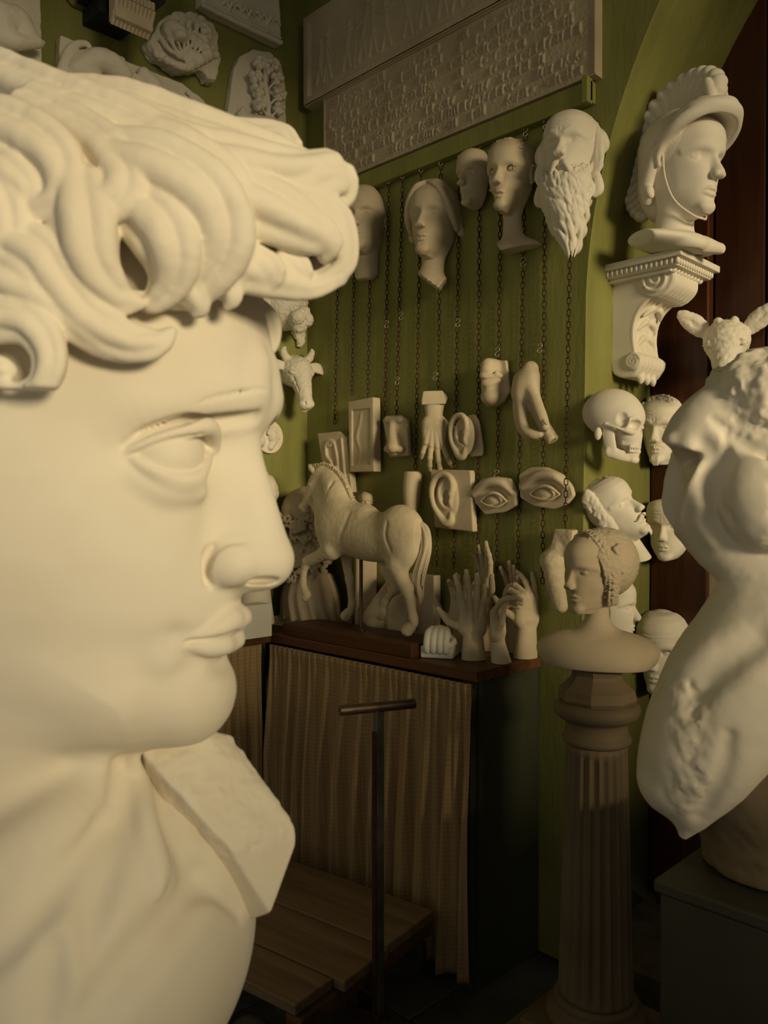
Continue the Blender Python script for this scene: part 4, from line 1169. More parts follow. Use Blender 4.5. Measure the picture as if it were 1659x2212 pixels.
V = newhead(); base_head(V, eyes='hollow', wide=1.02, gaunt=.8, ears=False, brow=1.1, frown=.3)
V.cut((-1, 0, 0), (-.02, 0, 0))
o = hang(V, 'bald_mask', 'plaster', 1433, 1400, ('Y', DY), 172, -82, 4, 0, pivot=(-.02, 0, .5), label='bald mask with hollow eyes, lowest on the boards behind the torso')

# sliver of a face in profile behind the column bust
V = newhead(); base_head(V, eyes='closed', ears=False, cran=False)
V.cut((-1, 0, 0), (.05, 0, 0)); outline_cut(V, ring(20, .29, .52, (0, .48)), .03)
o = hang(V, 'face_mask', 'plaster', 1322, 1318, ('X', WX+.01), 140, 22, 0, 0, pivot=(.05, 0, .45), label='face mask in profile, only its nose showing behind the column bust')
# ================================================================== helmeted bust on its wall bracket
BYC = 0.225; BZ = 2.088           # bracket: centre line and top
brk = empty('wall_bracket', (WX, BYC, 1.55)); tag(brk, 'scrolled plaster console bracket under the helmeted bust', 'bracket')
def bl(px, py, Y=0.12): 
    p = onY(px, py, Y); return (p[0]-WX, p[2]-1.55)
W_ = 0.075
V = Vol((-.12, -.01, -.12), (.12, .30, .56), .0032)
V.box((0, .14, .20), (W_, .20, .40))
out = [bl(*p) for p in [(1303, 588), (1304, 700), (1308, 790), (1325, 812), (1352, 812), (1368, 796), (1373, 775), (1362, 757), (1357, 720), (1362, 685), (1378, 655), (1402, 636), (1428, 628), (1448, 606), (1446, 575), (1425, 562)]]
out = [(max(a, -.004), b) for a, b in out]
outline_cut(V, out, .004)
vc = bl(1408, 598); sc_ = bl(1357, 778)
V.tube([(-W_-.006, vc[0], vc[1]), (W_+.006, vc[0], vc[1])], .052, .006)
for sx in (-1, 1): V.box((sx*(W_+.054), .14, .2), (.05, .3, .6), 0, .002, sub=True)
for q in np.linspace(-.9, .9, 7): V.tube([(q*W_, vc[0]+.052*math.cos(a), vc[1]+.052*math.sin(a)) for a in np.linspace(-2.2, .8, 9)], .0065, .003, smooth=False)
V.tube([(-W_-.004, sc_[0], sc_[1]), (W_+.004, sc_[0], sc_[1])], .026, .004)
for q in np.linspace(-.8, .8, 6): V.tube([(q*W_, sc_[0]+.026*math.cos(a), sc_[1]+.026*math.sin(a)) for a in np.linspace(-2.2, 1.2, 7)], .0045, .003, smooth=False)
for sx in (-1, 1): V.box((sx*(W_+.056), .14, .2), (.05, .3, .6), 0, .002, sub=True)
for sx in (-1, 1):
    for (c, r0, tw) in ((vc, .050, .0055), (sc_, .024, .004)):
        pts = []
        for a in np.linspace(0.3, 4.4*math.pi, 44):
            rr_ = r0*(1-a/(4.9*math.pi)); pts.append((sx*(W_+.005), c[0]+rr_*math.cos(a), c[1]+rr_*math.sin(a)))
        V.tube(pts, tw, .003, smooth=False)
    V.tube([(sx*(W_+.005), *bl(1350, 598)), (sx*(W_+.005), *bl(1350, 660)), (sx*(W_+.005), *bl(1362, 640)), (sx*(W_+.005), *bl(1385, 615))], .003, .002, sub=True, smooth=False)
fc = [bl(*p) for p in [(1357, 757), (1353, 720), (1358, 685), (1374, 655), (1398, 634)]]
for q in (-1, -.55, 0, .55, 1):
    V.tube([(q*W_*.92*(1-.0*t), a+.002, b) for t, (a, b) in enumerate(fc)], [.006, .009, .010, .010, .007] if q == 0 else [.004, .006, .006, .006, .004], .004)
for k_ in range(1, 4):
    for sx in (-1, 1):
        a, b = fc[k_]; a2, b2 = fc[k_-1]
        V.tube([(0, a+.004, b), (sx*W_*.35, a+.010, b-.006), (sx*W_*.7, a2*.4+a*.6+.006, b-.028)], [.006, .010, .004], .005)
for q in (-1, 0, 1): V.tube([(q*.022, sc_[0]-.01, sc_[1]-.022), (q*.035, sc_[0]+.004, sc_[1]-.045), (q*.040, sc_[0]+.006, sc_[1]-.062)], [.012, .013, .004], .006)
b = V.obj('scroll_console', 'plaster', brk); b.rotation_euler = (0, 0, -math.pi/2)
bm = bmesh.new()
bm_box(bm, (.122, 0, .53), (.244, .262, .020), .003); bm_box(bm, (.112, 0, .510), (.224, .232, .022), .004); bm_box(bm, (.10, 0, .495), (.20, .20, .012), .003)
bm_obj('abacus', bm, 'plaster', brk)
bm = bmesh.new()
for i in range(15):
    for yy in (-.124,):
        r = bmesh.ops.create_uvsphere(bm, u_segments=8, v_segments=6, radius=.0075); bmesh.ops.transform(bm, matrix=Matrix.Translation((.010+i*.0155, yy+.007, .512)) @ Matrix.Diagonal((.8, .9, 1.35, 1)), verts=r['verts'])
for i in range(15):
    r = bmesh.ops.create_uvsphere(bm, u_segments=8, v_segments=6, radius=.0075); bmesh.ops.transform(bm, matrix=Matrix.Translation((.226, -.110+i*.0157, .512)) @ Matrix.Diagonal((.9, .8, 1.35, 1)), verts=r['verts'])
for i in range(9):
    for j in range(3):
        r = bmesh.ops.create_uvsphere(bm, u_segments=6, v_segments=5, radius=.009); bmesh.ops.transform(bm, matrix=Matrix.Translation((.200-.022*j, -.086+i*.0215+.01*(j % 2), .494)) @ Matrix.Diagonal((1.3, .7, 1.0, 1)), verts=r['verts'])
e = bm_obj('egg_and_dart', bm, 'plaster', brk, smooth=True); e['kind'] = 'stuff'

hb = empty('helmeted_bust', (WX+.222, .130, BZ)); tag(hb, 'plaster bust of a youth in a crested helmet on the scrolled bracket', 'bust')
HS = 208*mpp(at(1440, 400, 2.36))
V = Vol((-.58, -.62, -.62), (.62, .62, 1.1), .0115); base_head(V, eyes='open', wide=.98, jaw=1.02, brow=.8, ears=False, socket=1.15)
V.tube([(-.06, 0, .25), (-.06, 0, -.05), (-.07, 0, -.22)], [.19, .19, .22], .06)
V.ell((-.06, 0, -.23), (.32, .60, .10), .05); V.ell((.10, 0, -.27), (.20, .20, .10), .05); V.tube([(.14, .20, -.25), (.24, .34, -.28)], [.09, .06], .03)
V.cut((.0, 0, -1), (0, 0, -.33), .01); V.cut((-.2, -1, -.45), (0, -.46, -.26), .02)
face = V.obj('head_and_neck', 'plaster', hb, scale=HS)
V = Vol((-.98, -.5, -.02), (.66, .5, 1.52), .012)
V.ell((-.08, 0, .70), (.42, .36, .40), 0)
for s in (-1, 1):
    V.tube([(-.05, s*.33, .62), (-.10, s*.345, .45), (-.16, s*.33, .28), (-.20, s*.27, .17)], [.07, .065, .06, .04], .04)
    V.tube([(.22, s*.30, .80), (.08, s*.36, .68), (.0, s*.375, .56), (.0, s*.36, .46)], [.035, .035, .03, .02], .014)
    V.tube([(-.18, s*.33, .30), (-.10, s*.36, .24), (-.08, s*.35, .20)], [.04, .05, .04], .02)
V.ell((-.26, 0, .42), (.22, .27, .40), .08)
V.ell((.30, 0, .42), (.36, .30, .43), .03, sub=True)
V.box((.35, 0, .10), (.4, .5, .30), .05, .03, sub=True)
# raised visor
V.tube([(.02, -.37, .66), (.22, -.37, .80), (.38, -.24, .90), (.44, 0, .93), (.38, .24, .90), (.22, .37, .80), (.02, .37, .66)], [.045, .06, .07, .075, .07, .06, .045], .02)
V.ell((.26, 0, .93), (.30, .34, .13), .04, R=rotm(0, -6, 0)); V.ell((.28, 0, .80), (.27, .285, .13), .02, sub=True)
V.ell((.40, 0, 1.01), (.14, .14, .05), .03)
for s in (-1, 1): V.ell((.30, s*.16, 1.03), (.09, .07, .03), .02)
# crest: fluted fan with a beaded edge
arc = [(.36, 1.12), (.34, 1.26), (.20, 1.36), (0, 1.38), (-.25, 1.33), (-.46, 1.20), (-.60, 1.02), (-.68, .80), (-.71, .58), (-.69, .38), (-.60, .22), (-.48, .12)]
A = crom([(a, 0, b) for a, b in arc], 4)
for i in range(0, len(A)):
    base = np.array([-.08, 0, .70]); d = A[i]-base
    V.tube([base+d*.55, base+d*.97], [.045, .055], .02, smooth=False)
for s in (-1, 1):
    for i in range(0, len(A), 2):
        base = np.array([-.08, 0, .70]); d = A[i]-base
        V.tube([base+d*.66+[0, s*.055, 0], base+d*.90+[0, s*.064, 0]], [.014, .026], .008, sub=True, smooth=False)
for i in range(0, len(A)-1, 2):
    a = A[i+1]; V.ell(a, (.070, .095, .070), .002)
for s in (-1, 1): V.tube([(.30, s*.04, 1.18), (.34, s*.09, 1.10), (.30, s*.11, 1.22)], [.05, .05, .04], .01)
hm = V.obj('crested_helmet', 'plaster', hb, scale=HS)
V = Vol((-.2, -.4, -.12), (.45, .4, .7), .0115)
V.tube([(.02, -.335, .56), (.04, -.300, .34), (.12, -.235, .12), (.24, -.10, -.02), (.28, 0, -.045), (.24, .10, -.02), (.12, .235, .12), (.04, .300, .34), (.02, .335, .56)], .013, .002)
st = V.obj('chin_strap', 'plaster', hb, scale=HS)
for q in (face, hm, st): q.location = (0, 0, .33*HS); q.rotation_euler = (0, math.radians(5), math.radians(-14))

# ================================================================== girl's bust on the fluted column
CP = at(1288, 1800, 2.03); CX, CY = CP[0], CP[1]
col = empty('column_pedestal', (CX, CY, 0.03)); tag(col, 'brown painted fluted column pedestal on a square plinth', 'pedestal')
bm = bmesh.new(); bm_box(bm, (0, 0, .02), (.34, .34, .04), .004); bm_obj('plinth', bm, 'terracotta_paint', col)
bm = bmesh.new(); bm_box(bm, (0, 0, .052), (.27, .27, .024), .004); bm_obj('plinth_step', bm, 'terracotta_paint', col)
bm = bmesh.new(); bm_lathe(bm, [(.118, .064), (.124, .078), (.118, .094), (.104, .100), (.100, .110), (.104, .118), (.098, .128)], 56)
bm_obj('column_base', bm, 'terracotta_paint', col, smooth=True)
bm = bmesh.new(); NF = 20; prof = []
zb, zt_ = .128, .755
rows = []
for z, r, dep in [(zb, .092, 0), (zb+.012, .092, .0), (zb+.02, .092, .011)]+[(zb+.02+(zt_-zb-.05)*t, .092-.016*t, .011) for t in (.25, .5, .75, 1.0)]+[(zt_-.018, .0755, .0), (zt_, .0755, .0)]:
    row = []
    for i in range(NF*8):
        a = 2*math.pi*i/(NF*8); ph = (i % 8)/8.0
        d = dep*max(0, math.sin(math.pi*min(1, max(0, (ph-.06)/.88))))**.7
        row.append(bm.verts.new(((r-d)*math.cos(a), (r-d)*math.sin(a), z)))
    rows.append(row)
for A_, B_ in zip(rows[:-1], rows[1:]):
    for i in range(len(A_)): bm.faces.new((A_[i], A_[(i+1) % len(A_)], B_[(i+1) % len(B_)], B_[i]))
bm.faces.new(rows[0][::-1]); bm.faces.new(rows[-1])
bm_obj('fluted_shaft', bm, 'terracotta_paint', col, smooth=True)
bm = bmesh.new(); bm_lathe(bm, [(.076, 0.753), (.083, 0.758), (.085, 0.765), (.083, 0.772), (.077, 0.776), (.076, 0.805), (.080, 0.811), (.092, 0.817), (.103, 0.827), (.106, 0.839), (.103, 0.849), (.095, 0.855), (.090, 0.858)], 56)
bm_obj('capital', bm, 'terracotta_paint', col, smooth=True)

gb = empty('girl_bust', (CX, CY, 0.03+.858)); tag(gb, 'bust of a young woman in a braided cap on the fluted column', 'bust')
GH = 170*mpp(CP)
bm = bmesh.new()
bm_lathe(bm, [(.092, 0), (.097, .008), (.094, .018), (.092, .030), (.078, .042), (.064, .056), (.060, .066), (.064, .078), (.070, .086), (.06, .09)], 8)
so = bm_obj('socle', bm, 'terracotta_paint', gb, smooth=False); so.rotation_euler = (0, 0, math.radians(22.5+45))
V = Vol((-.55, -.95, -.76), (.62, .95, 1.05), .0125); base_head(V, eyes='closed', wide=.95, jaw=.92, brow=.45, ears=False, lips=.95, nose=.92, socket=.9)
HR = rotm(0, 0, -30)
V2 = Vol((-.70, -.95, -.82), (.70, .95, .35), .0125)
V2.tube([(-.04, 0, .25), (-.03, 0, -.05), (-.02, 0, -.28)], [.165, .150, .20], .05)
V2.ell((-.03, 0, -.52), (.40, .78, .30), .16); V2.ell((.10, 0, -.62), (.34, .62, .26), .12)
V2.ell((0, 0, -1.02), (.9, 1.4, .36), .02, sub=True)
V2.cut((0, 0, -1), (0, 0, -.74), .01)
for (a, b, c) in ((0, 0, 1),): V2.cut((.0, 1, -.25), (0, .74, -.6), .03); V2.cut((0, -1, -.25), (0, -.74, -.6), .03)
V2.ell((.33, -.02, -.60), (.035, .055, .06), .01)
HP_ = .086+.70*GH
ch = V2.obj('shoulders', 'plaster_tan', gb, scale=GH); ch.location = (0, 0, HP_); ch.rotation_euler = (0, 0, math.radians(-66))
hd = V.obj('head', 'plaster_tan', gb, scale=GH); hd.location = (0, 0, HP_); hd.rotation_euler = (0, math.radians(3), math.radians(-110))
V = Vol((-.66, -.52, .0), (.42, .52, 1.14), .0115)
V.ell((-.13, 0, .60), (.47, .40, .45), 0)
V.ell((.42, 0, .46), (.46, .40, .46), .02, sub=True)
V.box((.3, 0, .05), (.3, .5, .16), .02, .02, sub=True)
for s in (-1, 1):
    edge = crom([(.14, s*.02, 1.0), (.16, s*.16, .95), (.13, s*.28, .80), (.09, s*.335, .60), (.06, s*.33, .40), (.04, s*.28, .20), (.0, s*.22, .10)], 5)
    for i, e_ in enumerate(edge): V.ell(e_, .020, .003)
    for off, rr_ in ((.055, .030), (.105, .036)):
        ed = edge+[-off, s*.012, .004]
        for i in range(len(ed)-1):
            a, b = ed[i], ed[i+1]; m_ = (a+b)/2; t_ = (b-a)
            V.ell(m_+[.012*(1 if i % 2 else -1), 0, 0], (.030, .030, .034), .004)
    rg = random.Random(31)
    for i in range(26):   # raised ornament on the crown
        a = rg.uniform(-.2, 1.0); th = math.radians(38+rg.uniform(-9, 9))
        p = np.array([-.10+.44*math.cos(a*1.6+.6)*math.sin(th)*1.0, s*.37*math.sin(th)*abs(math.sin(a*1.6+.6))**.5*.9, .60+.44*math.cos(th)])
        V.ell(p, (.035, .035, .03), .006)
    for q in range(4):
        V.tube([(-.06-.10*q, s*.375, .30+.03*q), (-.10-.10*q, s*.372, .52+.02*q)], .006, .004, sub=True)
    for i in range(7):
        t = i/6; V.tube([(-.02-.36*t, s*(.355-.06*t), .80-.14*t+.05*math.sin(i*2)), (-.05-.36*t, s*(.36-.06*t), .74-.14*t)], [.04, .035], .008)
V.noise(.006, .03)
cp = V.obj('braided_cap', 'plaster_tan', gb, scale=GH); cp.location = hd.location; cp.rotation_euler = hd.rotation_euler

# ================================================================== bald bearded bust on the table corner, seen from behind
BP = np.array([.150, -.104, TZ]); BB = at(655, 1330, float(np.dot(BP-CAM, _f)))
bb = empty('bearded_bust', (BP[0], BP[1], TZ)); tag(bb, 'bald bust with curly side hair and draped chest in the table corner behind the horse', 'bust')
m1 = mpp(BP)
BH = 156*m1
bm = bmesh.new(); bm_box(bm, (0, 0, .018), (.26, .19, .034), .003); bs = bm_obj('base_block', bm, 'plaster_aged', bb); bs.rotation_euler = (0, 0, 0)
V = Vol((-.6, -.65, -.85), (.6, .65, 1.05), .013)
base_head(V, eyes='closed', wide=1.02, ears=True)
V.tube([(-.06, 0, .3), (-.06, 0, -.3)], [.2, .22], .06)
V.ell((-.02, 0, -.55), (.34, .48, .42), .10); V.tube([(-.02, 0, -.5), (-.02, 0, -.8)], [.44, .50], .05, flat=((1, 0, 0), 1.45)); V.cut((0, 0, -1), (0, 0, -.80), .01)
for q in range(16):
    a = q/16*2*math.pi
    V.tube([(.24*math.cos(a)-.02, .34*math.sin(a), -.22), (.32*math.cos(a)-.02, .46*math.sin(a), -.50), (.34*math.cos(a+.15)-.02, .50*math.sin(a+.15), -.80)], [.02, .035, .035], .05)
body = V.obj('head_and_chest', 'plaster_tan', bb, scale=BH)
V = Vol((-.6, -.5, -.35), (.55, .5, .75), .013); rg = random.Random(6)
for i in range(190):
    a = math.radians(rg.uniform(60, 300)); z = rg.uniform(-.28, .62)
    if z > .35 and abs(a-math.pi) > 1.3: continue
    rx, ry = (.42, .34) if z > .2 else (.34, .31)
    c = np.array([-.04+rx*math.cos(a), ry*math.sin(a), z])
    R_ = .045; n_ = np.array([math.cos(a), math.sin(a), 0]); t_ = np.array([-math.sin(a), math.cos(a), 0]); u_ = np.array([0, 0, 1.0])
    ph = rg.uniform(0, 6)
    V.tube([c+R_*(t_*math.cos(q+ph)+u_*math.sin(q+ph))*(1-.1*q)+n_*.006*q for q in np.linspace(0, 4.5, 6)], [.026, .026, .024, .022, .018, .010], .006, n=2)
V.ell((-.06, 0, .20), (.34, .30, .42), .03)
hair = V.obj('curly_hair_and_beard', 'plaster_tan', bb, scale=BH)
for q in (body, hair): q.location = (0, 0, .035+.80*BH); q.rotation_euler = (0, 0, math.radians(84))
# curly head mostly hidden by the giant nose, and a white block, on the side table
V = newhead(.014, lo=(-.6, -.6, -1.45), hi=(.6, .55, 1.15)); base_head(V, eyes='open'); neckit(V, -.42, .2); V.ell((-.03, 0, -.62), (.34, .5, .3), .1); V.tube([(-.03, 0, -.8), (-.03, 0, -1.4)], [.22, .3], .06); rg = random.Random(12)
V.ell((-.05, 0, -.40), (.3, .42, .12), .05)
for i in range(90):
    n_ = np.array([rg.uniform(-1, .75), rg.uniform(-1, 1), rg.uniform(-.2, 1)]); n_ /= np.linalg.norm(n_)
    c = np.array([-.06, 0, .64])+n_*[.40, .35, .37]; t_ = np.cross(n_, (0, .3, 1)); t_ /= np.linalg.norm(t_); u_ = np.cross(n_, t_)
    V.tube([c+.05*(t_*math.cos(q)+u_*math.sin(q)) for q in np.linspace(0, 4.5, 6)], [.03, .03, .026, .024, .02, .012], .008, n=2)
P = onX(553, 1085, .10); s_ = .23; zb_ = .5-(P[2]-TZ)/s_
V.cut((0, 0, -1), (0, 0, zb_), .01)
o = V.obj('curly_head', 'plaster', scale=s_, xf=lambda v: v+np.array([0, 0, -zb_*s_])); o.location = (P[0], P[1], TZ+.001); o.rotation_euler = (0, 0, math.radians(-12))
tag(o, 'curly plaster head on the side table, almost hidden by the giant nose', 'bust')
P = onX(535, 1352, .16); h_ = .115
bm = bmesh.new(); bm_box(bm, (0, 0, h_/2), (.075, .15, h_), .003)
o = bm_obj('plaster_block', bm, 'plaster_white'); o.location = (.205, P[1]-.03, TZ+.001); tag(o, 'plain white plaster block beside the giant lips', 'block')
# ================================================================== horse on its wooden base
HY = -0.235                                   # the horse's mid plane, parallel to the chain wall
def hp(px, py, dy=0.0):                       # local metres from a pixel on a plane parallel to the mid plane
    p = onY(px, py, HY+dy); return np.array([p[0]-hb0[0], dy, p[2]-hb0[2]])
_p = onZ(780, 1352, TZ)
hb0 = np.array([onY(780, 1345, HY)[0], HY, TZ])
hr = empty('horse_statuette', tuple(hb0)); tag(hr, 'striding plaster horse on a rod above a reddish wooden base', 'sculpture')
# base and rod
fa = onZ(606, 1352, TZ); fb = onZ(880, 1408, TZ)
BX0, BX1 = onY(612, 1352, HY-.08)[0], onY(890, 1400, HY-.08)[0]
bm = bmesh.new(); bm_box(bm, ((BX0+BX1)/2-hb0[0], .0, .0215), (BX1-BX0, .165, .043), .003)
bm_obj('wooden_base', bm, 'wood_base', hr)
BT = .043
bm = bmesh.new(); bm_cyl(bm, (0, 0, BT), (0, 0, hp(780, 1205)[2]+.02), .006, seg=16); bm_cyl(bm, (0, 0, BT), (0, 0, BT+.006), .016, seg=20)
rd = bm_obj('support_rod', bm, 'brown_steel', hr)
LO = hp(640, 1390)-[0.02, .13, .0]; HI = hp(945, 985)+[.03, .13, .02]
V = Vol((LO[0], -.11, .0), (HI[0], .11, HI[2]), .0026)
def T(pts, rads, dy=0.0, k=.02, **kw):
    Q = []
    for i, p in enumerate(pts):
        d = p[2] if len(p) > 2 else dy
        Q.append(hp(p[0], p[1], d))
    V.tube(Q, [r*mh for r in rads], k, **kw)
mh = mpp(hb0)                                 # metres per pixel at the horse
# trunk
T([(725, 1140), (760, 1150), (800, 1158), (840, 1160), (868, 1150)], [52, 52, 54, 52, 50], k=0, flat=((0, 1, 0), 1.3))
V.ell(hp(862, 1148), (.058, .062, .074), .03); V.ell(hp(730, 1140), (.052, .056, .074), .03)

# neck
T([(738, 1115), (728, 1075), (716, 1045), (700, 1026)], [46, 38, 30, 22], k=.03, flat=((0, 1, 0), 1.25))
T([(725, 1130), (705, 1100), (698, 1065)], [40, 32, 24], k=.03, flat=((0, 1, 0), 1.2))
T([(745, 1110), (790, 1112)], [28, 24], k=.03)
# head
T([(694, 1028), (684, 1048), (668, 1078), (660, 1094)], [23, 23, 16, 13], k=.012, flat=((0, 1, 0), 1.2))
T([(698, 1052), (690, 1064)], [21, 19], k=.008, flat=((0, 1, 0), 1.2))
T([(655, 1094), (662, 1100)], [11, 10], k=.006); T([(676, 1082), (684, 1097), (685, 1100)], [12, 9, 9], k=.005)
T([(668, 1092), (671, 1104)], [2.2, 2.2], k=.002, sub=True)
for dy in (-.024, .024):
    T([(676, 1047, dy)], [5], k=.003) if False else V.ell(hp(671, 1046, dy*1.1), (.007, .006, .006), .003)
    T([(684, 1026, dy*.8), (672, 1012, dy), (667, 1003, dy)], [5, 6, 1.5], k=.004)
    V.ell(hp(657, 1095, dy*.55), (.004, .003, .004), .002, sub=True)
# near foreleg raised, far foreleg planted, hind legs; dy < 0 is towards the camera
N_, F_ = -.034, .034
FL = ((0, 1, 0), 1.9)
T([(735, 1140, -.018), (722, 1165, -.028), (716, 1188, N_)], [40, 32, 23], k=.04, flat=FL)
T([(716, 1188, N_), (692, 1200, N_), (664, 1212, N_)], [20, 15, 12], k=.012)
T([(664, 1212, N_), (657, 1232, N_), (655, 1258, N_)], [11.5, 8.5, 7], k=.006)
T([(655, 1258, N_), (656, 1266, N_), (660, 1278, N_)], [8.5, 8, 9], k=.006)
T([(660, 1280, N_), (663, 1284, N_), (660, 1290, N_)], [9, 10, 10.5], k=.004)
T([(748, 1155, .018), (748, 1190, F_), (750, 1225, F_), (755, 1250, F_)], [34, 20, 13, 12], k=.03, flat=FL)
T([(755, 1250, F_), (758, 1280, F_), (761, 1305, F_)], [10, 7.5, 8.5], k=.008)
T([(761, 1305, F_), (757, 1318, F_), (752, 1324, F_)], [9, 8.5, 9], k=.006)
T([(752, 1324, F_), (747, 1330, F_)], [11, 12.5], k=.005)
# near hind leg
T([(872, 1152, -.016), (868, 1190, -.026), (858, 1222, N_)], [48, 38, 25], k=.045, flat=FL)
T([(858, 1222, N_), (868, 1250, N_), (880, 1272, N_)], [20, 15, 13], k=.015)
T([(852, 1238, N_), (884, 1270, N_)], [8, 6], k=.01)
T([(880, 1272, N_), (886, 1300, N_), (893, 1335, N_)], [11.5, 9, 9], k=.008)
T([(893, 1335, N_), (894, 1346, N_), (886, 1356, N_)], [9.5, 9, 9], k=.006)
T([(886, 1355, N_), (880, 1361, N_)], [11, 13], k=.005)
# far hind leg reaching forward
T([(862, 1152, .016), (850, 1200, .026), (838, 1230, F_)], [44, 34, 20], k=.03, flat=FL)
T([(838, 1230, F_), (850, 1258, F_), (856, 1272, F_)], [17, 13, 11], k=.012)
T([(856, 1272, F_), (840, 1288, F_), (832, 1300, F_)], [10.5, 8.5, 8.5], k=.008)
T([(832, 1300, F_), (828, 1312, F_), (825, 1322, F_)], [8.5, 8, 10], k=.006)
T([(825, 1320, F_), (821, 1328, F_)], [10.5, 12], k=.005)
# muscle furrows
T([(836, 1130, -.064), (834, 1160, -.066), (844, 1190, -.060)], [1, 1.6, 1], k=.012, sub=True)
T([(752, 1105, -.050), (738, 1140, -.066), (730, 1170, -.066)], [2.5, 3, 2.5], k=.014, sub=True)
T([(718, 1040, -.030), (708, 1075, -.036)], [2.5, 2.5], k=.012, sub=True)
V.noise(.0006, .012)
V.obj('horse_body', 'plaster_aged', hr)
# cropped mane, tail
V = Vol((hp(650, 1000)[0], -.03, hp(700, 1130)[2]), (hp(800, 1000)[0], .03, hp(700, 985)[2]), .0024); rg = random.Random(2)
mane = crom([hp(a, b) for a, b in [(676, 1012), (700, 1010), (722, 1018), (740, 1040), (752, 1065), (763, 1095), (770, 1108)]], 7)
for i, p in enumerate(mane):
    n_ = p-hp(700, 1075); n_ /= np.linalg.norm(n_)
    for q in (-.006, 0, .006):
        V.tube([p-n_*.012+[0, q*.6, 0], p+n_*(.012+.004*rg.random())+[rg.uniform(-.002, .002), q*1.2, 0]], [.0050, .0032], .001, smooth=False)
V.obj('cropped_mane', 'plaster_aged', hr)
V = Vol((hp(875, 1100)[0], -.05, hp(900, 1340)[2]), (hp(950, 1100)[0], .05, hp(900, 1100)[2]), .0026); rg = random.Random(8)
tail = [(892, 1126), (905, 1130), (917, 1142), (922, 1165), (920, 1190), (912, 1215), (905, 1240), (904, 1265), (908, 1290), (906, 1306)]
tr = [7, 9, 11, 13, 15, 17, 17, 14, 10, 3]
V.tube([hp(a, b) for a, b in tail], [r*mh*.66 for r in tr], 0)
for i in range(26):
    o_ = rg.uniform(-1, 1); f_ = rg.uniform(-1, 1); ph = rg.uniform(0, 6); e = rg.uniform(.7, 1.0)
    pts = []; n_ = int(len(tail)*e)
    for k_, (a, b) in enumerate(tail[:n_]):
        pts.append(hp(a+o_*tr[k_]*.8+1.5*math.sin(k_*1.1+ph), b, f_*tr[k_]*mh*.8-.0))
    V.tube(pts, [max(.0024, .0048*(1-.5*k_/n_)) for k_ in range(n_)], .0015, n=3)
V.obj('tail', 'plaster_aged', hr)

# ================================================================== animal heads
# ox head on the left wall
V = Vol((-.5, -.75, -1.05), (.75, .75, .55), .014)
V.ell((0, 0, 0), (.36, .33, .34), 0); V.tube([(.08, 0, -.05), (.24, 0, -.40), (.34, 0, -.74)], [.30, .21, .16], .08, flat=((0, 1, 0), 1.12))
V.ell((.38, 0, -.80), (.15, .18, .13), .05); V.tube([(.22, 0, -.60), (.28, 0, -.90)], [.12, .08], .04)
V.tube([(-.1, 0, .05), (-.32, 0, .1)], [.34, .36], .05)
for s in (-1, 1):
    V.tube([(-.02, s*.26, .10), (-.02, s*.48, .14), (.04, s*.66, .04), (.08, s*.72, -.06)], [.08, .13, .10, .02], .02, flat=((1, 0, .2), 2.4))
    V.tube([(.02, s*.17, .24), (.02, s*.30, .34), (.08, s*.34, .46), (.14, s*.30, .50)], [.09, .085, .06, .015], .02)
    V.ell((.23, s*.22, -.10), (.07, .055, .05), .012); V.tube([(.29, s*.15, -.06), (.31, s*.23, -.04), (.24, s*.28, -.06)], .022, .008)
    V.ell((.50, s*.085, -.80), (.04, .03, .035), .01, sub=True)
    V.tube([(.24, s*.20, -.22), (.34, s*.15, -.50)], [.02, .014], .03, sub=True)
V.tube([(.50, -.14, -.88), (.53, 0, -.86), (.50, .14, -.88)], .014, .012, sub=True)
V.noise(.010, .06)
V.cut((-1, 0, 0), (-.36, 0, 0))
P = onX(628, 812, .0); s_ = 96*mpp(P)
o = V.obj('ox_head', 'plaster', scale=s_, xf=lambda v: v+np.array([.36*s_, 0, 0])); place(o, P, -14, -6, 0); tag(o, 'plaster ox head with short horns on the corner wall', 'animal head')
# lion muzzle below the curls
V = Vol((-.6, -.7, -.75), (.8, .7, .7), .017)
V.ell((0, 0, .05), (.46, .48, .50), 0); V.tube([(.2, 0, .0), (.52, 0, -.14)], [.30, .23], .08); V.ell((.52, 0, -.30), (.18, .20, .22), .06)
V.ell((.66, 0, .0), (.09, .16, .09), .04)
for s in (-1, 1):
    V.ell((.60, s*.14, -.18), (.17, .16, .17), .04); V.ell((.72, s*.09, -.02), (.05, .04, .035), .012, sub=True)
    V.ell((.30, s*.24, .20), (.10, .09, .07), .02); V.tube([(.72, 0, -.20), (.66, s*.14, -.33), (.5, s*.26, -.30)], [.014, .016, .012], .012, sub=True)
    V.ell((-.05, s*.45, .42), (.08, .14, .14), .03)
    for q in range(7): V.tube([(-.15, s*.45, .5-.15*q), (-.05, s*.62, .3-.15*q), (-.1, s*.55, .1-.15*q)], [.08, .10, .03], .02)
V.noise(.014, .05); V.cut((-1, 0, 0), (-.3, 0, 0))
P = onX(598, 672, .0); s_ = 92*mpp(P)
o = V.obj('lion_head', 'plaster', scale=s_, xf=lambda v: v+np.array([.3*s_, 0, 0])); place(o, P, 4, 8, 0); tag(o, 'plaster lion head with wrinkled muzzle just under the giant curls', 'animal head')
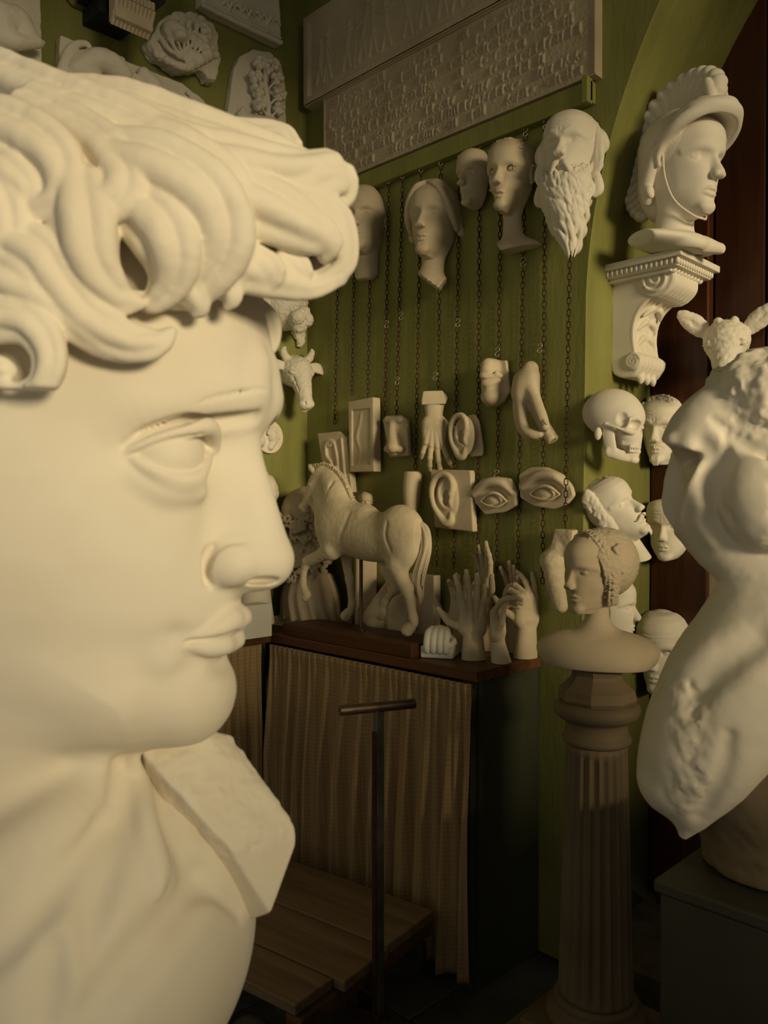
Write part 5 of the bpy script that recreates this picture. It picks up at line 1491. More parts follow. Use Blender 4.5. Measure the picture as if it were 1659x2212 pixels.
# kid goat on the boards
V = Vol((-.6, -1.0, -1.05), (.85, 1.0, .8), .016)
V.ell((0, 0, 0), (.46, .44, .42), 0); V.tube([(.15, 0, -.10), (.42, 0, -.48), (.52, 0, -.72)], [.36, .22, .16], .10)
V.ell((.50, 0, -.80), (.15, .15, .12), .05)
for s in (-1, 1):
    V.tube([(-.08, s*.34, .16), (-.06, s*.56, .36), (-.02, s*.78, .54), (.0, s*.90, .68)], [.12, .19, .14, .02], .03, flat=((1, 0, 0), 1.8))
    V.tube([(.10, s*.44, .22), (.12, s*.62, .40), (.10, s*.78, .54)], [.04, .09, .03], .02, sub=True)
    V.ell((.30, s*.30, -.10), (.11, .08, .07), .016); V.tube([(.36, s*.22, -.04), (.39, s*.31, -.03), (.30, s*.40, -.09)], [.02, .03, .02], .01)
    V.tube([(.37, s*.24, -.14), (.385, s*.31, -.15), (.33, s*.38, -.13)], .016, .008, sub=True)
    V.ell((.62, s*.07, -.78), (.04, .03, .03), .01, sub=True)
    V.ell((.12, s*.15, .36), (.10, .09, .10), .05)
V.tube([(-.15, 0, -.1), (-.42, 0, -.4)], [.34, .32], .08)
V.noise(.012, .07); V.cut((-1, 0, 0), (-.5, 0, 0))
P = onY(1574, 742, DY+.035); s_ = 106*mpp(P)
o = V.obj('kid_goat_head', 'plaster', scale=s_, xf=lambda v: v+np.array([.5*s_, 0, 0])); place(o, P, -72, 4, 0); tag(o, 'plaster kid goat head with pricked ears above the broken torso', 'animal head')
# little medallion with a head in relief, left wall
V = Vol((-.3, -1.1, -1.1), (.9, 1.1, 1.1), .03)
V.tube([(-.1, 0, 0), (.06, 0, 0)], [1.0, 1.0], 0); V.box((0, 0, 0), (.12, 1.02, 1.02), .05)
outline_cut(V, ring(28, 1.0, 1.0, (0, 0)), .03)
V.cut((1, 0, 0), (.13, 0, 0), .03)
V.ell((.2, .1, .05), (.32, .30, .42), .05); V.tube([(.25, .25, -.2), (.15, .0, -.6)], [.2, .22], .05); V.tube([(.45, .32, .08), (.42, .44, -.08)], [.06, .08], .04)
rg = random.Random(4)
for i in range(22):
    a = rg.uniform(.2, 3.4); V.ell((.22+rg.uniform(0, .15), .08+.34*math.cos(a), .16+.36*math.sin(a)), .085, .02)
P = onX(578, 944, .0); s_ = 36*mpp(P)
o = V.obj('portrait_medallion', 'plaster', scale=s_, xf=lambda v: v+np.array([.12*s_, 0, 0])); place(o, P, 0); tag(o, 'small round medallion with a curly head below the ox', 'medallion')
# ================================================================== hands
def hand_vol(curls, thumb=((.25, .75, .6), (.25, .35, .9)), spread=(.14, .03, -.07, -.20), wrist=(-.01, 0, -.075), wr=(.026, .030), h=.0017, fat=1.0, mir=1, cutn=None, cutp=None):
    """fingers up z, palm towards +x, thumb at +y (mir=-1: at -y); metres"""
    V = Vol((-.085, -.115, min(-.10, wrist[2]-.02)), (.13, .115, .21), h)
    m = lambda p: (p[0], p[1]*mir, p[2])
    V.box((0, 0, .048), (.0125, .037, .046), .012, 0)
    V.ell(m((.006, .018, .040)), (.018, .024, .036), .02); V.ell(m((.005, -.022, .035)), (.015, .018, .034), .016)
    base = [(.0, .029, .090), (.0, .010, .096), (.0, -.010, .092), (.0, -.028, .082)]
    ln = [(.042, .026, .022), (.046, .030, .023), (.042, .028, .022), (.034, .021, .020)]
    for f in range(4):
        p = np.array(base[f]); a = 0; pts = [p-[0, 0, .02], p]; rads = [.0098, .0098]
        for j in range(3):
            a += math.radians(curls[f][0] if j == 0 else curls[f][1]*(1 if j == 1 else .6))
            d = np.array([math.sin(a), spread[f]*math.cos(a), math.cos(a)]); d /= np.linalg.norm(d)
            p = p+d*ln[f][j]; pts.append(p); rads.append((.0088, .0080, .0064)[j]*(1 if f < 3 else .88))
        q = [np.array(m(x)) for x in pts]; V.tube(q, [r*fat for r in rads], .006, n=4)
        for j in (1, 2, 3): V.ell(q[j], rads[j]*fat*1.07, .004)
        V.tube([q[1]+np.array([-.010, 0, .002]), np.array(m((-.012, base[f][1]*.45, .025)))], [.0035, .002], .008)
    p = np.array((.004, .026, .018)); pts = [p]; rads = [.013]
    for j, (d, L_) in enumerate(((thumb[0], .042), (thumb[0], .012), (thumb[1], .026), (thumb[1], .022))):
        d = np.array(d, float); d /= np.linalg.norm(d); p = p+d*L_; pts.append(p); rads.append((.0115, .0105, .0098, .0072)[j])
    V.tube([m(x) for x in pts], [r*fat for r in rads], .010, n=3)
    w = np.array(wrist)
    for s in (-1, 1):
        V.tube([np.array((0, s*.012, .02)), np.array((0, s*.010, -.005)), w+[0, s*.010, 0]], [wr[0]*.86, wr[0]*.80, wr[1]*.95], .014)
    if cutn is not None: V.cut(cutn, cutp, .002)
    else: V.cut((0, 0, -1), (0, 0, wrist[2]+.002), .002)
    return V
def stand_hand(px, py, label, yaw, scale, V, zc, tilt=0, mat='plaster_aged', pitch=0):
    P = onZ(px, py, TZ)
    o = V.obj('hand_cast', mat, scale=scale, xf=lambda v: v-np.array([0, 0, zc])*scale)
    o.location = (P[0], P[1], TZ+.001); place(o, (P[0], P[1], TZ+.001), yaw, pitch, 0); tag(o, label, 'hand', 'plaster hands on the table')
    return o
up = [(4, 8), (2, 6), (6, 8), (10, 10)]
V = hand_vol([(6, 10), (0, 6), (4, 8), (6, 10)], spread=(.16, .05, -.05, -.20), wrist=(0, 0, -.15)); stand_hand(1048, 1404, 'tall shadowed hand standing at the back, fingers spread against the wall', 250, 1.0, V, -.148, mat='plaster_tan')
V = hand_vol([(20, 30), (16, 26), (14, 24), (10, 22)], spread=(.10, .02, -.06, -.16), mir=-1); stand_hand(1000, 1409, 'cupped hand farthest left, half hidden by its neighbour', -60, 1.0, V, -.073)
V = hand_vol([(-4, 12), (8, 16), (10, 14), (16, 20)], thumb=((.3, .85, .35), (.1, .6, .8)), spread=(.30, .06, -.08, -.20), wr=(.025, .029), mir=1); stand_hand(1022, 1424, 'open hand with raised fingers beside the resting hand', 140, 1.0, V, -.073)
V = hand_vol([(32, 34), (40, 40), (44, 42), (46, 40)], thumb=((.45, .35, .8), (.15, .05, 1)), spread=(.06, .02, -.03, -.08), wrist=(.014, 0, -.075), mir=-1); stand_hand(1074, 1431, 'slightly closed hand at the table front with upright thumb', 20, .92, V, -.073)
V = hand_vol([(70, 46), (62, 40), (30, 20), (8, 10)], thumb=((.5, .6, .5), (.6, .2, .7)), spread=(.10, .03, -.05, -.10), wrist=(.0, .006, -.095), mir=1); stand_hand(1138, 1421, 'hand with bent knuckles at the table end', 165, 1.02, V, -.093)
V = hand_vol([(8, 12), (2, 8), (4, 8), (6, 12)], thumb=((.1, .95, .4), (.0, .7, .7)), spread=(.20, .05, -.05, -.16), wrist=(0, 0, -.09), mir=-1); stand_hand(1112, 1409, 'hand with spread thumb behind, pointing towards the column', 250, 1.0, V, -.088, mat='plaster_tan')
# resting hand on a block
rb = onZ(950, 1418, TZ); root = empty('resting_hand', (rb[0], rb[1], TZ+.001), math.radians(-62)); tag(root, 'closed hand resting on a white block at the table edge', 'hand', 'plaster hands on the table')
bm = bmesh.new(); bm_box(bm, (0, 0, .018), (.085, .10, .036), .004); bm_obj('block', bm, 'plaster_white', root)
V = Vol((-.07, -.06, .0), (.08, .06, .12), .0017)
V.ell((-.005, 0, .055), (.038, .038, .040), 0); V.ell((-.012, -.004, .030), (.04, .036, .03), .01)
for i, y in enumerate((-.028, -.009, .010, .028)):
    V.tube([(.005, y*.8, .082), (.030, y, .074), (.046, y*1.05, .048), (.045, y*1.05, .026), (.040, y, .018)], [.0115, .011, .0105, .0095, .007], .003)
V.tube([(-.01, .034, .05), (.02, .046, .048), (.04, .044, .040)], [.014, .011, .008], .006)
V.obj('hand', 'plaster_white', root)

# ================================================================== casts hung on the chains
def wl(px, py, out=0.0): return onY(px, py, -out)
class WallVol:
    """a volume in world axes, drawn on planes parallel to the chain wall; origin at a pixel on the wall"""
    def __init__(s, px, py, box, h=.0024, depth=.10):
        s.P0 = wl(px, py, 0); c = [wl(box[0], box[1], d) for d in (0, depth)]+[wl(box[2], box[3], d) for d in (0, depth)]+[wl(box[0], box[3], d) for d in (0, depth)]+[wl(box[2], box[1], d) for d in (0, depth)]
        c = np.array(c)-s.P0; lo = c.min(0)-.012; hi = c.max(0)+.012; lo[1] = -depth-.01; hi[1] = .012
        s.V = Vol(lo, hi, h); s.m = mpp(s.P0)
    def p(s, px, py, out=0.0): return wl(px, py, out)-s.P0
    def t(s, pts, rads, k=.006, **kw): s.V.tube([s.p(*q) for q in pts], [r*s.m for r in rads], k, **kw)
    def slab(s, pts, out0, out1, k=.003, ks=.004):
        q = [s.p(a, b, out1) for a, b in pts]; q = q+[np.array([v[0], -out0, v[2]]) for v in q]
        A = np.array(q); s.V.hull(hull_planes(q), A.min(0), A.max(0), ks=ks, k=k)
    def done(s, name, label, cat, mat='plaster_aged', group='anatomy casts hung on chains'):
        s.V.cut((0, 1, 0), (0, -.021, 0))      # the chain runs behind
        o = s.V.obj(name, mat); o.location = tuple(s.P0); tag(o, label, cat, group); return o
# hand with square cuff
V = hand_vol([(8, 30), (2, 26), (0, 30), (6, 34)], thumb=((.2, .9, .5), (.1, .8, .6)), spread=(.34, .10, -.10, -.32), wrist=(0, 0, -.05), wr=(.023, .026), mir=1, cutn=(0, 0, -1), cutp=(0, 0, -.048))
q = [(-.026, -.04, -.04), (.03, -.04, -.044), (.034, .034, -.046), (-.03, .04, -.04), (-.03, -.034, -.085), (.018, -.026, -.092), (.022, .024, -.094), (-.028, .03, -.085), (0, .046, -.066), (0, -.046, -.06)]
A = np.array(q); V.hull(hull_planes(q), A.min(0), A.max(0), ks=.003)
o = V.obj('hanging_hand', 'plaster_aged', scale=1.0); place(o, wl(938, 902, .06), -90+35, 180, 0); tag(o, 'hand hanging fingers-down from a square plaster cuff', 'hand', 'anatomy casts hung on chains')
# hand gripping a rod
w = WallVol(1150, 870, (1100, 770, 1215, 970), depth=.13)
w.t([(1146, 797, .04), (1136, 830, .045), (1132, 862, .05)], [17, 25, 22], .01); w.t([(1126, 820, .04), (1122, 850, .05)], [16, 16], .02); w.t([(1150, 815, .05), (1152, 850, .055)], [14, 14], .02)
w.t([(1150, 845, .06), (1162, 878, .08), (1172, 905, .085), (1178, 922, .085)], [13, 12, 11.5, 9], .008)
w.t([(1126, 862, .05), (1128, 895, .075), (1134, 925, .085), (1150, 938, .085), (1166, 938, .08)], [14, 13, 12, 11, 8], .006)
w.t([(1120, 860, .03), (1120, 890, .05), (1126, 920, .065), (1142, 942, .07), (1162, 944, .07)], [12, 12, 11, 10, 8], .005)
w.t([(1150, 880, .05), (1172, 915, .06), (1192, 948, .065)], [11, 13, 13], .006, smooth=False)
w.V.cut((.55, 0, -.83), w.p(1198, 952, .06), .003); w.t([(1175, 908, .108), (1180, 914, .106)], [4, 4], .003)
w.done('gripping_hand', 'large hand cast gripping a short rod, right of the lips', 'hand')
# lips and chin block
w = WallVol(1062, 825, (1015, 765, 1110, 890), depth=.12)
w.slab([(1042, 780), (1092, 776), (1100, 845), (1085, 868), (1050, 878), (1040, 850)], 0, .035, ks=.006)
w.t([(1055, 790, .06), (1052, 800, .068)], [16, 14], .02); w.t([(1046, 806, .072), (1044, 812, .078), (1052, 814, .076), (1082, 812, .05)], [7, 8, 7, 4], .006)
w.t([(1072, 806, .062), (1082, 811, .05)], [5, 3], .006)
w.t([(1048, 829, .074), (1056, 829, .072), (1078, 822, .052)], [8, 7, 4], .006); w.t([(1038, 819, .086), (1056, 820, .084), (1084, 817, .058)], [2, 2, 2], .003, sub=True)
w.V.ell(w.p(1062, 858, .05), (.032, .032, .026), .02); w.t([(1060, 800, .03), (1066, 850, .03)], [22, 24], .02)
w.done('lips_cast', 'lips and chin cast on a square back, above the ear', 'lips')
# ear with rounded back, ear on slab
def ear(w, P, sc, ox, flip=1, R=None, deep=1.0):
    """relief ear: unit height, y lateral, z up, x out of the wall"""
    def q(y, z, x): 
        v = np.array([flip*y*sc, -(ox+x*sc*deep), z*sc]); 
        if R is not None: v = R @ v
        return P+v
    V = w.V
    V.ell(q(0, 0, .02), (.28*sc, .07*sc+.004, .44*sc), .012*sc*10*.1)
    V.tube([q(.06, .02, .14), q(.16, .16, .16), q(.16, .34, .20), (q(0, .44, .20)), q(-.20, .38, .22), q(-.30, .16, .22), q(-.27, -.10, .20), q(-.16, -.30, .16), q(-.02, -.44, .12), q(.10, -.42, .10), q(.12, -.28, .10)], [.05*sc, .055*sc, .06*sc, .06*sc, .062*sc, .06*sc, .056*sc, .06*sc, .085*sc, .07*sc, .04*sc], .03*sc)
    V.tube([q(-.02, .32, .12), q(-.13, .18, .16), q(-.13, -.02, .16), q(-.04, -.16, .13), q(.05, -.20, .12)], [.045*sc, .05*sc, .05*sc, .045*sc, .03*sc], .03*sc)
    V.tube([q(.15, .04, .12), q(.12, -.06, .15), q(.13, -.16, .10)], [.045*sc, .05*sc, .04*sc], .03*sc)
    V.ell(q(.02, .0, .14), (.09*sc, .10*sc, .14*sc), .03*sc, sub=True)
w = WallVol(1010, 942, (965, 880, 1055, 1000), depth=.10)
w.slab([(1000, 896), (1022, 890), (1034, 905), (1044, 975), (1038, 988), (1010, 990)], 0, .03, ks=.01)
ear(w, w.p(1004, 942, .045), .150, 0, flip=1, R=rotm(0, 6, -10), deep=.7)
w.done('ear_cast', 'ear cast with rounded back beside the hanging hand', 'ear')
w = WallVol(975, 1082, (920, 1005, 1030, 1158), depth=.10)
w.slab([(928, 1013), (1016, 1015), (1022, 1150), (938, 1140)], 0, .045, ks=.004)
ear(w, w.p(968, 1076, .040), .180, 0, flip=1, deep=.5)
w.done('ear_plaque', 'large ear in relief on a rectangular slab below the hanging hand', 'ear')
# nose block
w = WallVol(850, 945, (810, 890, 890, 1000), depth=.13)
w.slab([(824, 903), (878, 902), (882, 985), (840, 988)], 0, .040, ks=.005)
w.t([(838, 906, .045), (866, 905, .045)], [8, 8], .012); w.t([(848, 918, .05), (848, 945, .066), (848, 966, .085)], [8, 10, 12], .014)
w.t([(850, 960, .05), (850, 970, .06)], [15, 15], .012); w.V.ell(w.p(862, 970, .062), (.014, .016, .013), .006); w.V.ell(w.p(836, 970, .066), (.010, .014, .012), .006)
w.V.ell(w.p(857, 980, .075), (.007, .010, .005), .003, sub=True); w.V.ell(w.p(870, 918, .050), (.014, .016, .010), .008, sub=True)
w.done('nose_cast', 'nose cast on a square block beside the framed panel', 'nose')
# limb fragment
w = WallVol(890, 1070, (860, 1010, 920, 1130), depth=.10)
w.t([(893, 1022, .04), (890, 1060, .04), (888, 1100, .04), (886, 1130, .04)], [20, 19, 15, 13], .004); w.V.cut((0, 0, 1), w.p(890, 1019, .04), .003)
w.done('limb_fragment', 'cylindrical limb fragment hanging just above the horse rump', 'limb')
# eyes
for (cx, cy, out, sc, lab) in ((1067, 1070, [(1021, 1050), (1040, 1032), (1070, 1028), (1100, 1032), (1113, 1060), (1113, 1092), (1085, 1108), (1045, 1113), (1022, 1085)], 1.0, 'smaller eye cast with heavy lids, next to the ear slab'),
                        (1177, 1055, [(1117, 1024), (1140, 1008), (1175, 1007), (1210, 1022), (1232, 1048), (1238, 1070), (1222, 1090), (1190, 1102), (1150, 1095), (1120, 1076)], 1.15, 'larger eye cast with engraved pupil, nearest the doorway')):
    w = WallVol(cx, cy, (cx-70, cy-65, cx+75, cy+65), depth=.09)
    w.slab(out, 0, .042, ks=.006)
    r = 30*sc
    w.V.ell(w.p(cx+2, cy+10, .040), (.040*sc, .014, .022*sc), .012, sub=True)
    w.V.ell(w.p(cx+2, cy+10, .030), (.030*sc, .022, .021*sc), .004)
    w.t([(cx-r, cy+12, .044), (cx-r*.5, cy-2, .052), (cx+r*.2, cy-4, .053), (cx+r*.9, cy+12, .044)], [2.5, 4.2, 4.2, 2.5], .003)
    w.t([(cx-r*.9, cy+15, .044), (cx-r*.3, cy+24, .048), (cx+r*.3, cy+24, .048), (cx+r*.9, cy+14, .044)], [2, 3, 3, 2], .003)
    w.t([(cx-r*1.4, cy-4, .040), (cx-r*.5, cy-26, .046), (cx+r*.5, cy-26, .046), (cx+r*1.2, cy-8, .042)], [8, 10, 9, 5], .012)
    w.t([(cx-r*1.0, cy+2, .052), (cx-r*.2, cy-12, .058), (cx+r*.9, cy-2, .052)], [2, 2.5, 2], .006, sub=True)
    w.V.tube([w.p(cx+2, cy+9, .0525)+np.array([.009*sc*math.cos(a), 0, .009*sc*math.sin(a)]) for a in np.linspace(0, 6.3, 14)], .0012, .001, sub=True, smooth=False)
    w.V.ell(w.p(cx+2, cy+8, .053), (.004, .004, .004), .001, sub=True)
    w.done('eye_cast', lab, 'eye')
# foot hung behind the girl's bust
w = WallVol(1205, 1200, (1150, 1130, 1260, 1330), depth=.10)
w.slab([(1196, 1142), (1238, 1144), (1230, 1200), (1188, 1196)], .01, .05, ks=.004)
w.t([(1208, 1190, .03), (1190, 1208, .035), (1182, 1215, .03)], [20, 22, 14], .012); w.t([(1195, 1215, .04), (1200, 1260, .04), (1212, 1310, .04)], [24, 20, 14], .012)
w.V.noise(.0015, .02)
w.done('foot_cast', 'heel and foot cast hanging behind the girl bust', 'foot', mat='plaster_aged')
# scroll ornament and framed panel
w = WallVol(718, 990, (675, 920, 775, 1065), depth=.09)
w.slab([(684, 936), (732, 931), (748, 945), (760, 1064), (706, 1066)], 0, .05, ks=.003)
w.t([(712+9*math.cos(a)*(1-a/16), 958-9*math.sin(a)*(1-a/16), .052) for a in np.linspace(0, 12, 26)], [2.6]*26, .002, smooth=False)
w.t([(704, 962, .052), (706, 985, .054), (716, 1000, .054), (722, 1030, .052)], [3, 4, 3.5, 3], .003)
w.t([(722, 955, .05), (728, 985, .052), (732, 1030, .05)], [3, 3.4, 3], .003); w.t([(738, 948, .05), (748, 1060, .05)], [3.5, 3.5], .003); w.t([(700, 1000, .053), (712, 1012, .055), (708, 1026, .053)], [4, 5, 3], .004)
w.done('scroll_ornament', 'carved scroll ornament on a tall narrow block above the horse', 'ornament', mat='plaster_aged', group=None)
w = WallVol(785, 940, (742, 845, 832, 1030), depth=.09, h=.0026)
w.slab([(751, 868), (806, 857), (808, 1019), (755, 1020)], 0, .058, ks=.002)
w.V.box((w.p(757, 880, .058)+w.p(802, 1010, .058))/2, np.abs(w.p(802, 1010, .058)-w.p(757, 880, .058))/2*[.86, 0, .90]+[0, .006, 0], .001, .001, sub=True)
w.t([(782, 895, .047), (780, 915, .046), (774, 945, .045), (780, 975, .046), (776, 1000, .047)], [4, 5, 6, 4, 3], .006); w.t([(774, 930, .051), (764, 950, .050)], [2, 2], .003)
w.done('framed_relief', 'tall narrow framed relief with a faint standing figure', 'relief', mat='plaster_aged', group=None)

# ================================================================== on the table behind the horse
P = onZ(835, 1335, TZ)
V = Vol((-.10, -.08, -.01), (.12, .08, .20), .003)
V.box((-.05, 0, .085), (.035, .066, .085), .006); V.tube([(-.02, 0, .165), (.03, 0, .10), (.055, 0, .055)], [.030, .032, .036], .03); V.tube([(.01, 0, .05), (.045, 0, .055)], [.04, .036], .02)
for s in (-1, 1): V.ell((.03, s*.036, .045), (.034, .022, .026), .012); V.ell((.045, s*.018, .018), (.022, .011, .010), .005, sub=True)
V.box((-.03, 0, .01), (.05, .066, .012), .004, .01); V.cut((0, 0, -1), (0, 0, .0), .001)
o = V.obj('large_nose_cast', 'plaster_aged', scale=1.15); place(o, (onY(846, 1300, -.078)[0], -.078, TZ+.001), -160, 0, 0); tag(o, 'large nose cast standing on the table behind the horse legs', 'nose')
P = onY(915, 1338, -.04)
bm = bmesh.new(); bm_box(bm, (0, 0, .112), (.125, .035, .224), .003); o = bm_obj('plaster_slab', bm, 'plaster_tan'); o.location = (P[0], -.04, TZ+.001); tag(o, 'plain upright plaster slab behind the horse tail', 'slab')
V = newhead(.016, lo=(-.6, -.6, -2.2), hi=(.6, .6, 1.15)); base_head(V, eyes='closed', cheek=.03, wide=1.05); rg = random.Random(14)
V.tube([(-.05, 0, .2), (-.05, 0, -.25)], [.18, .2], .06); V.ell((-.05, 0, -.55), (.3, .5, .3), .1); V.tube([(-.05, 0, -.7), (-.05, 0, -2.1)], [.42, .40], .1); V.cut((0, 0, -1), (0, 0, -2.1), .01)
for i in range(70):
    n_ = np.array([rg.uniform(-1, .7), rg.uniform(-1, 1), rg.uniform(-.1, 1)]); n_ /= np.linalg.norm(n_)
    c = np.array([-.06, 0, .64])+n_*[.38, .34, .36]; t_ = np.cross(n_, (0, .3, 1)); t_ /= np.linalg.norm(t_); u_ = np.cross(n_, t_)
    V.tube([c+.06*(t_*math.cos(q)+u_*math.sin(q)) for q in np.linspace(0, 4.5, 5)], [.04, .04, .034, .03, .015], .01, n=2)
P = onY(790, 1106, -.055); s_ = 42*mpp(P)
root = empty('child_statuette', (P[0], P[1], TZ+.001), math.radians(-40)); tag(root, 'small curly-haired child statuette peeking over the horse back', 'sculpture')
o = V.obj('figure', 'plaster_tan', root, scale=s_, xf=lambda v: v+np.array([0, 0, P[2]-TZ]))
bz = P[2]-TZ-2.08*s_
bm = bmesh.new(); bm_box(bm, (0, 0, bz/2), (.075, .075, bz), .004); bm_obj('tall_base', bm, 'plaster_tan', root)
# ================================================================== reliefs on the left wall (plane x = 0)
class LeftVol:
    def __init__(s, px, py, box, h=.003, depth=.10):
        s.P0 = onX(px, py, 0); c = [onX(a, b, d) for a in (box[0], box[2]) for b in (box[1], box[3]) for d in (0, depth)]
        c = np.array(c)-s.P0; lo = c.min(0)-.015; hi = c.max(0)+.015; lo[0] = -.01; hi[0] = depth+.01
        s.V = Vol(lo, hi, h); s.m = mpp(s.P0)
    def p(s, px, py, out=0.0): return onX(px, py, out)-s.P0
    def t(s, pts, rads, k=.006, **kw): s.V.tube([s.p(*q) for q in pts], [r*s.m for r in rads], k, **kw)
    def b(s, px, py, out, r, k=.006, **kw): s.V.ell(s.p(px, py, out), np.array([r[0], r[1]*s.m, r[2]*s.m]), k, **kw)
    def slab(s, pts, out, k=.0, rnd=.004, smooth=False, back=0.0):
        w = s.V; P = np.array([s.p(a, b_, out)[1:] for a, b_ in pts])
        T_ = Vol(w.lo, w.lo+w.h*(w.n-1), w.h); T_.box(((out+back)/2, 0, 0), ((out-back)/2, 5, 5))
        if smooth: outline_cut(T_, P, rnd)
        else:
            Q = []
            for i in range(len(P)):
                a, b_ = P[i], P[(i+1) % len(P)]; Q += [a*(1-t)+b_*t for t in np.linspace(.03, .97, 5)]
            outline_cut(T_, Q, rnd)
        s.V.F = smin(s.V.F, T_.F[:s.V.F.shape[0], :s.V.F.shape[1], :s.V.F.shape[2]], k)
    def done(s, name, label, cat='relief', mat='plaster', group='relief casts on the left wall', grain=True):
        if grain: s.V.noise(.0012, .02)
        s.V.cut((-1, 0, 0), (.001, 0, 0))
        o = s.V.obj(name, mat); o.location = tuple(s.P0); tag(o, label, cat, group); return o
# child's arm on a panel, top left corner
L = LeftVol(40, 80, (-120, -80, 105, 200), depth=.13)
L.slab([(-110, -70), (88, -70), (92, 190), (-110, 190)], .03)
L.t([(-60, 20, .05), (-10, 40, .07), (35, 45, .08), (55, 70, .085)], [40, 36, 28, 22], .02); L.t([(5, 75, .08), (30, 88, .10), (60, 92, .10), (80, 92, .095)], [26, 20, 13, 12], .015)
L.t([(76, 92, .095), (92, 98, .09)], [7, 4], .004); L.t([(76, 88, .095), (94, 92, .09)], [6, 4], .004); L.t([(-10, 40, .07), (5, 76, .08)], [34, 28], .02); L.t([(-60, 90, .05), (-40, 160, .05)], [40, 36], .02)
L.t([(30, 62, .105), (48, 78, .115)], [2, 2], .008, sub=True)
L.done('arm_relief', 'relief panel with a plump bent arm in the top left corner')
# long panel with scrolling wings
L = LeftVol(290, 170, (118, 60, 470, 330), depth=.10)
L.slab([(130, 74), (395, 180), (440, 215), (460, 262), (455, 320), (124, 310)], .035, smooth=False)
L.t([(150, 250, .04), (132, 170, .045), (150, 108, .05), (185, 95, .05), (200, 120, .05)], [6, 9, 9, 7, 4], .004); L.t([(160, 230, .045), (150, 170, .05), (170, 125, .055), (220, 115, .055)], [8, 10, 12, 8], .006)
L.t([(170, 150, .06), (215, 130, .07), (260, 155, .07), (270, 190, .06)], [20, 24, 22, 12], .01); L.b(195, 165, .065, (.03, 26, 22), .01); L.t([(225, 118, .07), (240, 135, .09), (262, 130, .08)], [10, 10, 7], .006)
for q in range(6): L.t([(262+14*q, 148+7*q, .06), (275+14*q, 165+9*q, .065), (268+14*q, 188+9*q, .055)], [5, 6, 3], .004)
L.t([(310, 160, .06), (335, 190, .07), (350, 230, .06)], [14, 18, 14], .01); L.t([(330, 175, .06), (370, 195, .06), (395, 220, .06)], [6, 7, 4], .004)
for q in range(4): L.t([(405+10*q-4*q, 200+8*q, .045), (430-4*q, 215+8*q, .05), (448-5*q, 250+5*q, .045)], [4, 5, 4], .003)
L.t([(375, 215, .055), (400, 240, .06), (420, 275, .05)], [12, 12, 10], .008)
L.done('wing_relief', 'long relief panel with scrolling wings above the giant curls')
# shell fragment
L = LeftVol(400, 95, (312, 5, 492, 185), depth=.14)
L.slab([(322, 90), (345, 45), (385, 22), (430, 30), (470, 60), (472, 110), (478, 125), (468, 172), (452, 172), (440, 150), (390, 152), (372, 138), (340, 122)], .06, smooth=False, rnd=.008)
L.b(378, 70, .075, (.035, 30, 22), .01); L.b(388, 76, .10, (.02, 16, 11), .008, sub=False)
for q in range(9):
    a = math.radians(20+16*q); L.t([(402, 132, .07), (402+40*math.cos(a), 132-44*math.sin(a), .08), (402+62*math.cos(a), 132-84*math.sin(a), .07)], [3, 5, 6], .004)
for q in range(7): L.b(440+10*math.sin(q*1.7), 55+13*q, .075, (.018, 9, 8), .005)
L.t([(360, 130, .06), (400, 145, .075), (440, 128, .075), (468, 118, .07)], [7, 8, 8, 6], .006); L.V.noise(.004, .018)
L.done('shell_fragment', 'broken shell-and-leaf ornament fragment beside the black bracket')
# top panel with moulded lower edge
L = LeftVol(520, 40, (425, -80, 622, 110), depth=.09)
L.slab([(432, -70), (600, -70), (606, 30), (608, 98), (470, 32), (435, 10)], .04)
L.t([(440, 12, .045), (520, 52, .045), (606, 92, .045)], [6, 6, 6], .004, smooth=False); L.t([(440, 2, .042), (520, 42, .042), (606, 82, .042)], [3, 3, 3], .003, smooth=False)
for q in range(9): L.t([(480+14*q, 10+5*q+8*math.sin(q*2.1), .045), (488+14*q, 2+5*q, .05), (494+14*q, 16+5*q, .045)], [3, 4, 2], .003)
L.done('moulded_panel', 'relief panel with moulded edge at the top near the corner')
# oak-leaf plaque
L = LeftVol(556, 190, (476, 95, 636, 330), depth=.11)
L.slab([(486, 320), (486, 262), (492, 245), (505, 150), (520, 120), (548, 106), (585, 112), (610, 140), (618, 190), (620, 320)], .03, smooth=False, rnd=.006)
L.t([(580, 270, .05), (578, 220, .06), (572, 170, .06), (576, 125, .055)], [7, 6, 5, 4], .005)
rg = random.Random(17)
for (cx, cy, r) in ((562, 135, 15), (590, 140, 14), (552, 165, 15), (598, 170, 15), (556, 195, 16), (604, 205, 15), (560, 225, 15), (602, 235, 14), (578, 150, 12)):
    for q in range(7):
        a = q/7*6.28+rg.random(); L.b(cx+r*.62*math.cos(a), cy+r*.62*math.sin(a), .062+.012*math.sin(q*2), (.016, r*.42, r*.42), .003)
    L.b(cx, cy, .06, (.014, r*.5, r*.5), .004); L.t([(578, cy+26, .05), (cx, cy, .078)], [3, 2], .003)
L.t([(520, 250, .05), (545, 262, .06), (590, 262, .06)], [10, 14, 8], .008); L.t([(525, 240, .055), (530, 262, .06)], [8, 6], .006)
L.done('leaf_plaque', 'round-topped plaque with carved oak leaves beside the corner')
